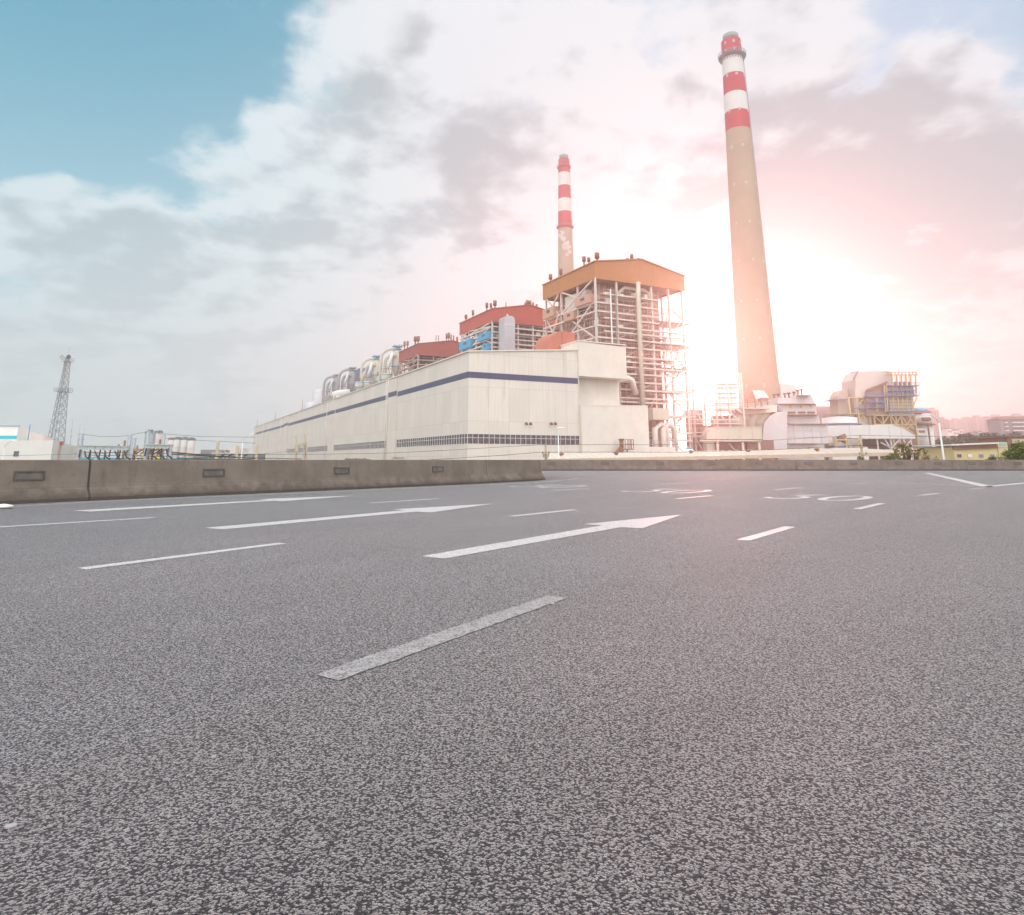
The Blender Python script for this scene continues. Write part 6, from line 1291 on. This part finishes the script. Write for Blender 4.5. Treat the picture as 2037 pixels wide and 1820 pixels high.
for x in (419, 445, 478, 508): col(MB(), x, 901, Y, .3).build('leg', CP, t)
for k in range(5): x = 425+k*15; MB().tube([atY(x, 907, Y), atY(x+8, 903, Y)], .22, 6).build('insulator_string', BLACKM, t)
# silos
def silo(label, px, ytop, Y, rpx, group, m=None):
    p = atY(px, ytop, Y); r = rpx*Y/1350; t = thing('silo', label, 'silo', (p.x, Y, GZ), group); m = m or mat('silo_pale', (.66, .60, .56), .6, var=.05, streak=.2)
    MB().lathe(V(p.x, Y, 0), [(r, GZ), (r, p.z-r*.25), (r*.55, p.z)], 32).build('shell', m, t)
    MB().lathe(V(p.x, Y, 0), [(r*1.015, p.z-r*2.6), (r*1.015, p.z-r*2.52)], 32, flatend=False).build('seam', GSTEEL, t)
    f = Fr(p.x, Y, 0); MB().box(f, -r*.35, r*.35, -r*.35, r*.35, p.z-.2, p.z+r*.55).box(f, -r*.5, r*.5, -r*.5, r*.5, p.z+r*.56, p.z+r*.7).build('top_filter', GSTEEL, t)
    n = 20; ring = [V(p.x+r*.97*math.cos(2*math.pi*i/n), Y+r*.97*math.sin(2*math.pi*i/n), p.z-r*.22) for i in range(n+1)]
    MB().rail(ring, 1.1, .1, 3).build('railing', GSTEEL, t)
    return t
G1 = 'silos behind the switchyard'
for i, (px, yt, rp, Yg) in enumerate(((341, 874.5, 5.6, 345), (353.5, 873.5, 6.4, 330), (367.8, 873.6, 6.6, 328), (381.3, 875, 6.8, 326))):
    silo(['leftmost pale silo of the row of four, partly hidden', 'second pale silo from the left in the row of four', 'third pale silo from the left in the row of four', 'rightmost pale silo of the row of four'][i], px, yt, Yg, rp, G1)
silo('grey shaded silo, left of the taller pair', 299, 861, 300, 9.0, G1, mat('silo_grey', (.42, .42, .42), .6, var=.05, streak=.2))
silo('pale silo, right of the taller pair, with a hood on top', 316.5, 861, 296, 6.6, G1)
t = thing('silo_stair', 'dark steel stair and pipe bundle between the taller silo pair', 'stair', (atY(306, 900, 292).x, 292, GZ))
for x in (290.5, 292.5, 306, 307.8, 309.6): col(MB(), x, 860 if x > 300 else 862, 292, .22).build('pipe', GSTEEL, t)
mb = MB()
for k in range(9): seg(mb, 290 if k % 2 else 293, 866+k*5, 293 if k % 2 else 290, 871+k*5, 291.8, .15)
mb.build('stair_flight', GSTEEL, t)
MB().tube([atY(316, 858.5, 294), atY(320, 856, 294), atY(321, 859, 294)], .45, 8).build('hood', GSTEEL, t)
o = rect(MB(), 373, 904, 450, 914, 260, 20, GZ).build('long_beige_building', mat('beige_wall', (.42, .38, .30), .8)); tag(o, 'long beige building with a dark window strip right of the four silos', 'building')
q = rect(MB(), 384, 908.2, 449, 912.3, 259.9, .09).build('window', APTD); q.parent = o
o = rect(MB(), 399, 894.6, 432, 904, 280, 15, GZ).build('grey_block', APTG); tag(o, 'grey block rising behind the beige building', 'building')
o = rect(MB(), 455, 902, 503, 914, 240, 12, GZ).build('grey_block', APTG); tag(o, 'low grey block between the truss and the hall end', 'building')
o = rect(MB(), 458, 891, 472, 903, 250, 10, GZ).build('tan_block', PALE); tag(o, 'small pale block behind the truss posts', 'building')
# small things over the near barrier in front of the hall
t = thing('roof_unit', 'low beige machine box peeking over the near barrier before the hall', 'machine', (atY(789, 913, 90).x, 90, GZ))
rect(MB(), 779.5, 910.8, 798.5, 930, 90, 2, GZ).build('box', PALE, t); rect(MB(), 779, 910.3, 799, 911, 89.8, 2.4).build('lid', RUST, t)
mb = MB(); rect(mb, 685, 913.2, 728, 914.2, 92, 3)
for k in range(7): x = 687+k*6; rect(mb, x, 911.6+.3*(k % 3), x+3, 913.3, 92, .6)
rect(mb, 685, 914.3, 728, 930, 93, 2, GZ); o = mb.build('low_roof', BROWN); tag(o, 'low dark roof line just over the near barrier left of the beige box', 'roof')
o = MB().tube([atY(1830, 907, 140), atY(1833, 903, 140), atY(1852, 903, 140), atY(1857, 905, 140), atY(1858, 912, 140), V(atY(1858, 912, 140).x, 140, GZ)], .34, 10).build('bent_pipe', WHITE); tag(o, 'thick white pipe bending down beside the tall right street lamp', 'pipe')
o = rect(MB(), 1790, 897.5, 1868, 930, 150, 4, GZ).build('low_wall', LIGHTW); tag(o, 'low pale wall behind the spindly tree', 'wall')
t = thing('blue_capped_tank', 'small white round tank with a blue cap below the sun gap', 'tank', (atY(1372, 895, 118).x, 118, GZ))
p = atY(1370, 893, 118); MB().lathe(V(p.x, 118, GZ), [(.95, 0), (.95, p.z-GZ-.4), (.6, p.z-GZ)], 20).build('shell', WHITE, t); MB().lathe(V(p.x, 118, p.z+.01), [(.6, 0), (.3, .3)], 16).build('cap', BLUE, t)
for x in (1336, 1353): 
    pass
# litter
o = atZ(6, 1011.5); mb = MB(); mb.lathe(o, [(.02, 0), (.17, .02), (.15, .06), (.03, .085)], 12); mb.build('litter', WHITE); tag(bpy.data.objects['litter'], 'crumpled white litter on the road at the left edge', 'litter')
# ------------------------------------------------------------------ steam and haze
def steam(label, blobs, Y, dens, seed=0):
    mb = bpy.data.metaballs.new('steam'); ob = bpy.data.objects.new('steam_meta', mb); sc.collection.objects.link(ob); mb.resolution = .3; mb.threshold = .25
    rnd = random.Random(seed)
    for (x, y, r) in blobs:
        p = atY(x, y, Y); R_ = r*Y/1350
        for k in range(9):
            e = mb.elements.new(); e.co = p+V(rnd.uniform(-1, 1), rnd.uniform(-.6, .6), rnd.uniform(-1, 1))*R_; e.radius = R_*rnd.uniform(.9, 1.9)
    dg = bpy.context.evaluated_depsgraph_get(); me = bpy.data.meshes.new_from_object(ob.evaluated_get(dg)); bpy.data.objects.remove(ob)
    o = bpy.data.objects.new('steam', me); sc.collection.objects.link(o)
    m = bpy.data.materials.new('steam'); m.use_nodes = True; t = NT(m.node_tree); t.n.clear(); ou = t.new('ShaderNodeOutputMaterial'); pv = t.new('ShaderNodeVolumePrincipled')
    pv.inputs['Color'].default_value = (.98, .97, .97, 1); pv.inputs['Density'].default_value = dens; pv.inputs['Anisotropy'].default_value = .2
    t.l.new(pv.outputs[0], ou.inputs['Volume']); me.materials.clear(); me.materials.append(m); tag(o, label, 'steam', kind='stuff'); return o
steam('white steam drifting across the shorter chimney', [(1119, 463, 3), (1116, 470, 3.2), (1121, 476, 3.4), (1127, 484, 3.6), (1123, 491, 3), (1130, 493, 3), (1133, 500, 2.6), (1128, 506, 2)], 372, .40, 1)
steam('thin steam around the grey tank behind the hall', [(636, 779, 4), (632, 788, 4.5), (639, 796, 5), (629, 803, 5), (644, 788, 3.5), (620, 806, 4)], 535, .07, 2)
hz = MB().box(WF, -1300, 1300, -120, 1400, GZ-1.5, 225).build('haze', bpy.data.materials.new('haze')); tag(hz, kind='stuff')
m = hz.data.materials[0]; m.use_nodes = True; t = NT(m.node_tree); t.n.clear(); ou = t.new('ShaderNodeOutputMaterial'); pv = t.new('ShaderNodeVolumePrincipled')
pv.inputs['Color'].default_value = (.96, .94, .94, 1); pv.inputs['Density'].default_value = HAZE; pv.inputs['Anisotropy'].default_value = .87
t.l.new(pv.outputs[0], ou.inputs['Volume']); hz.display_type = 'WIRE'
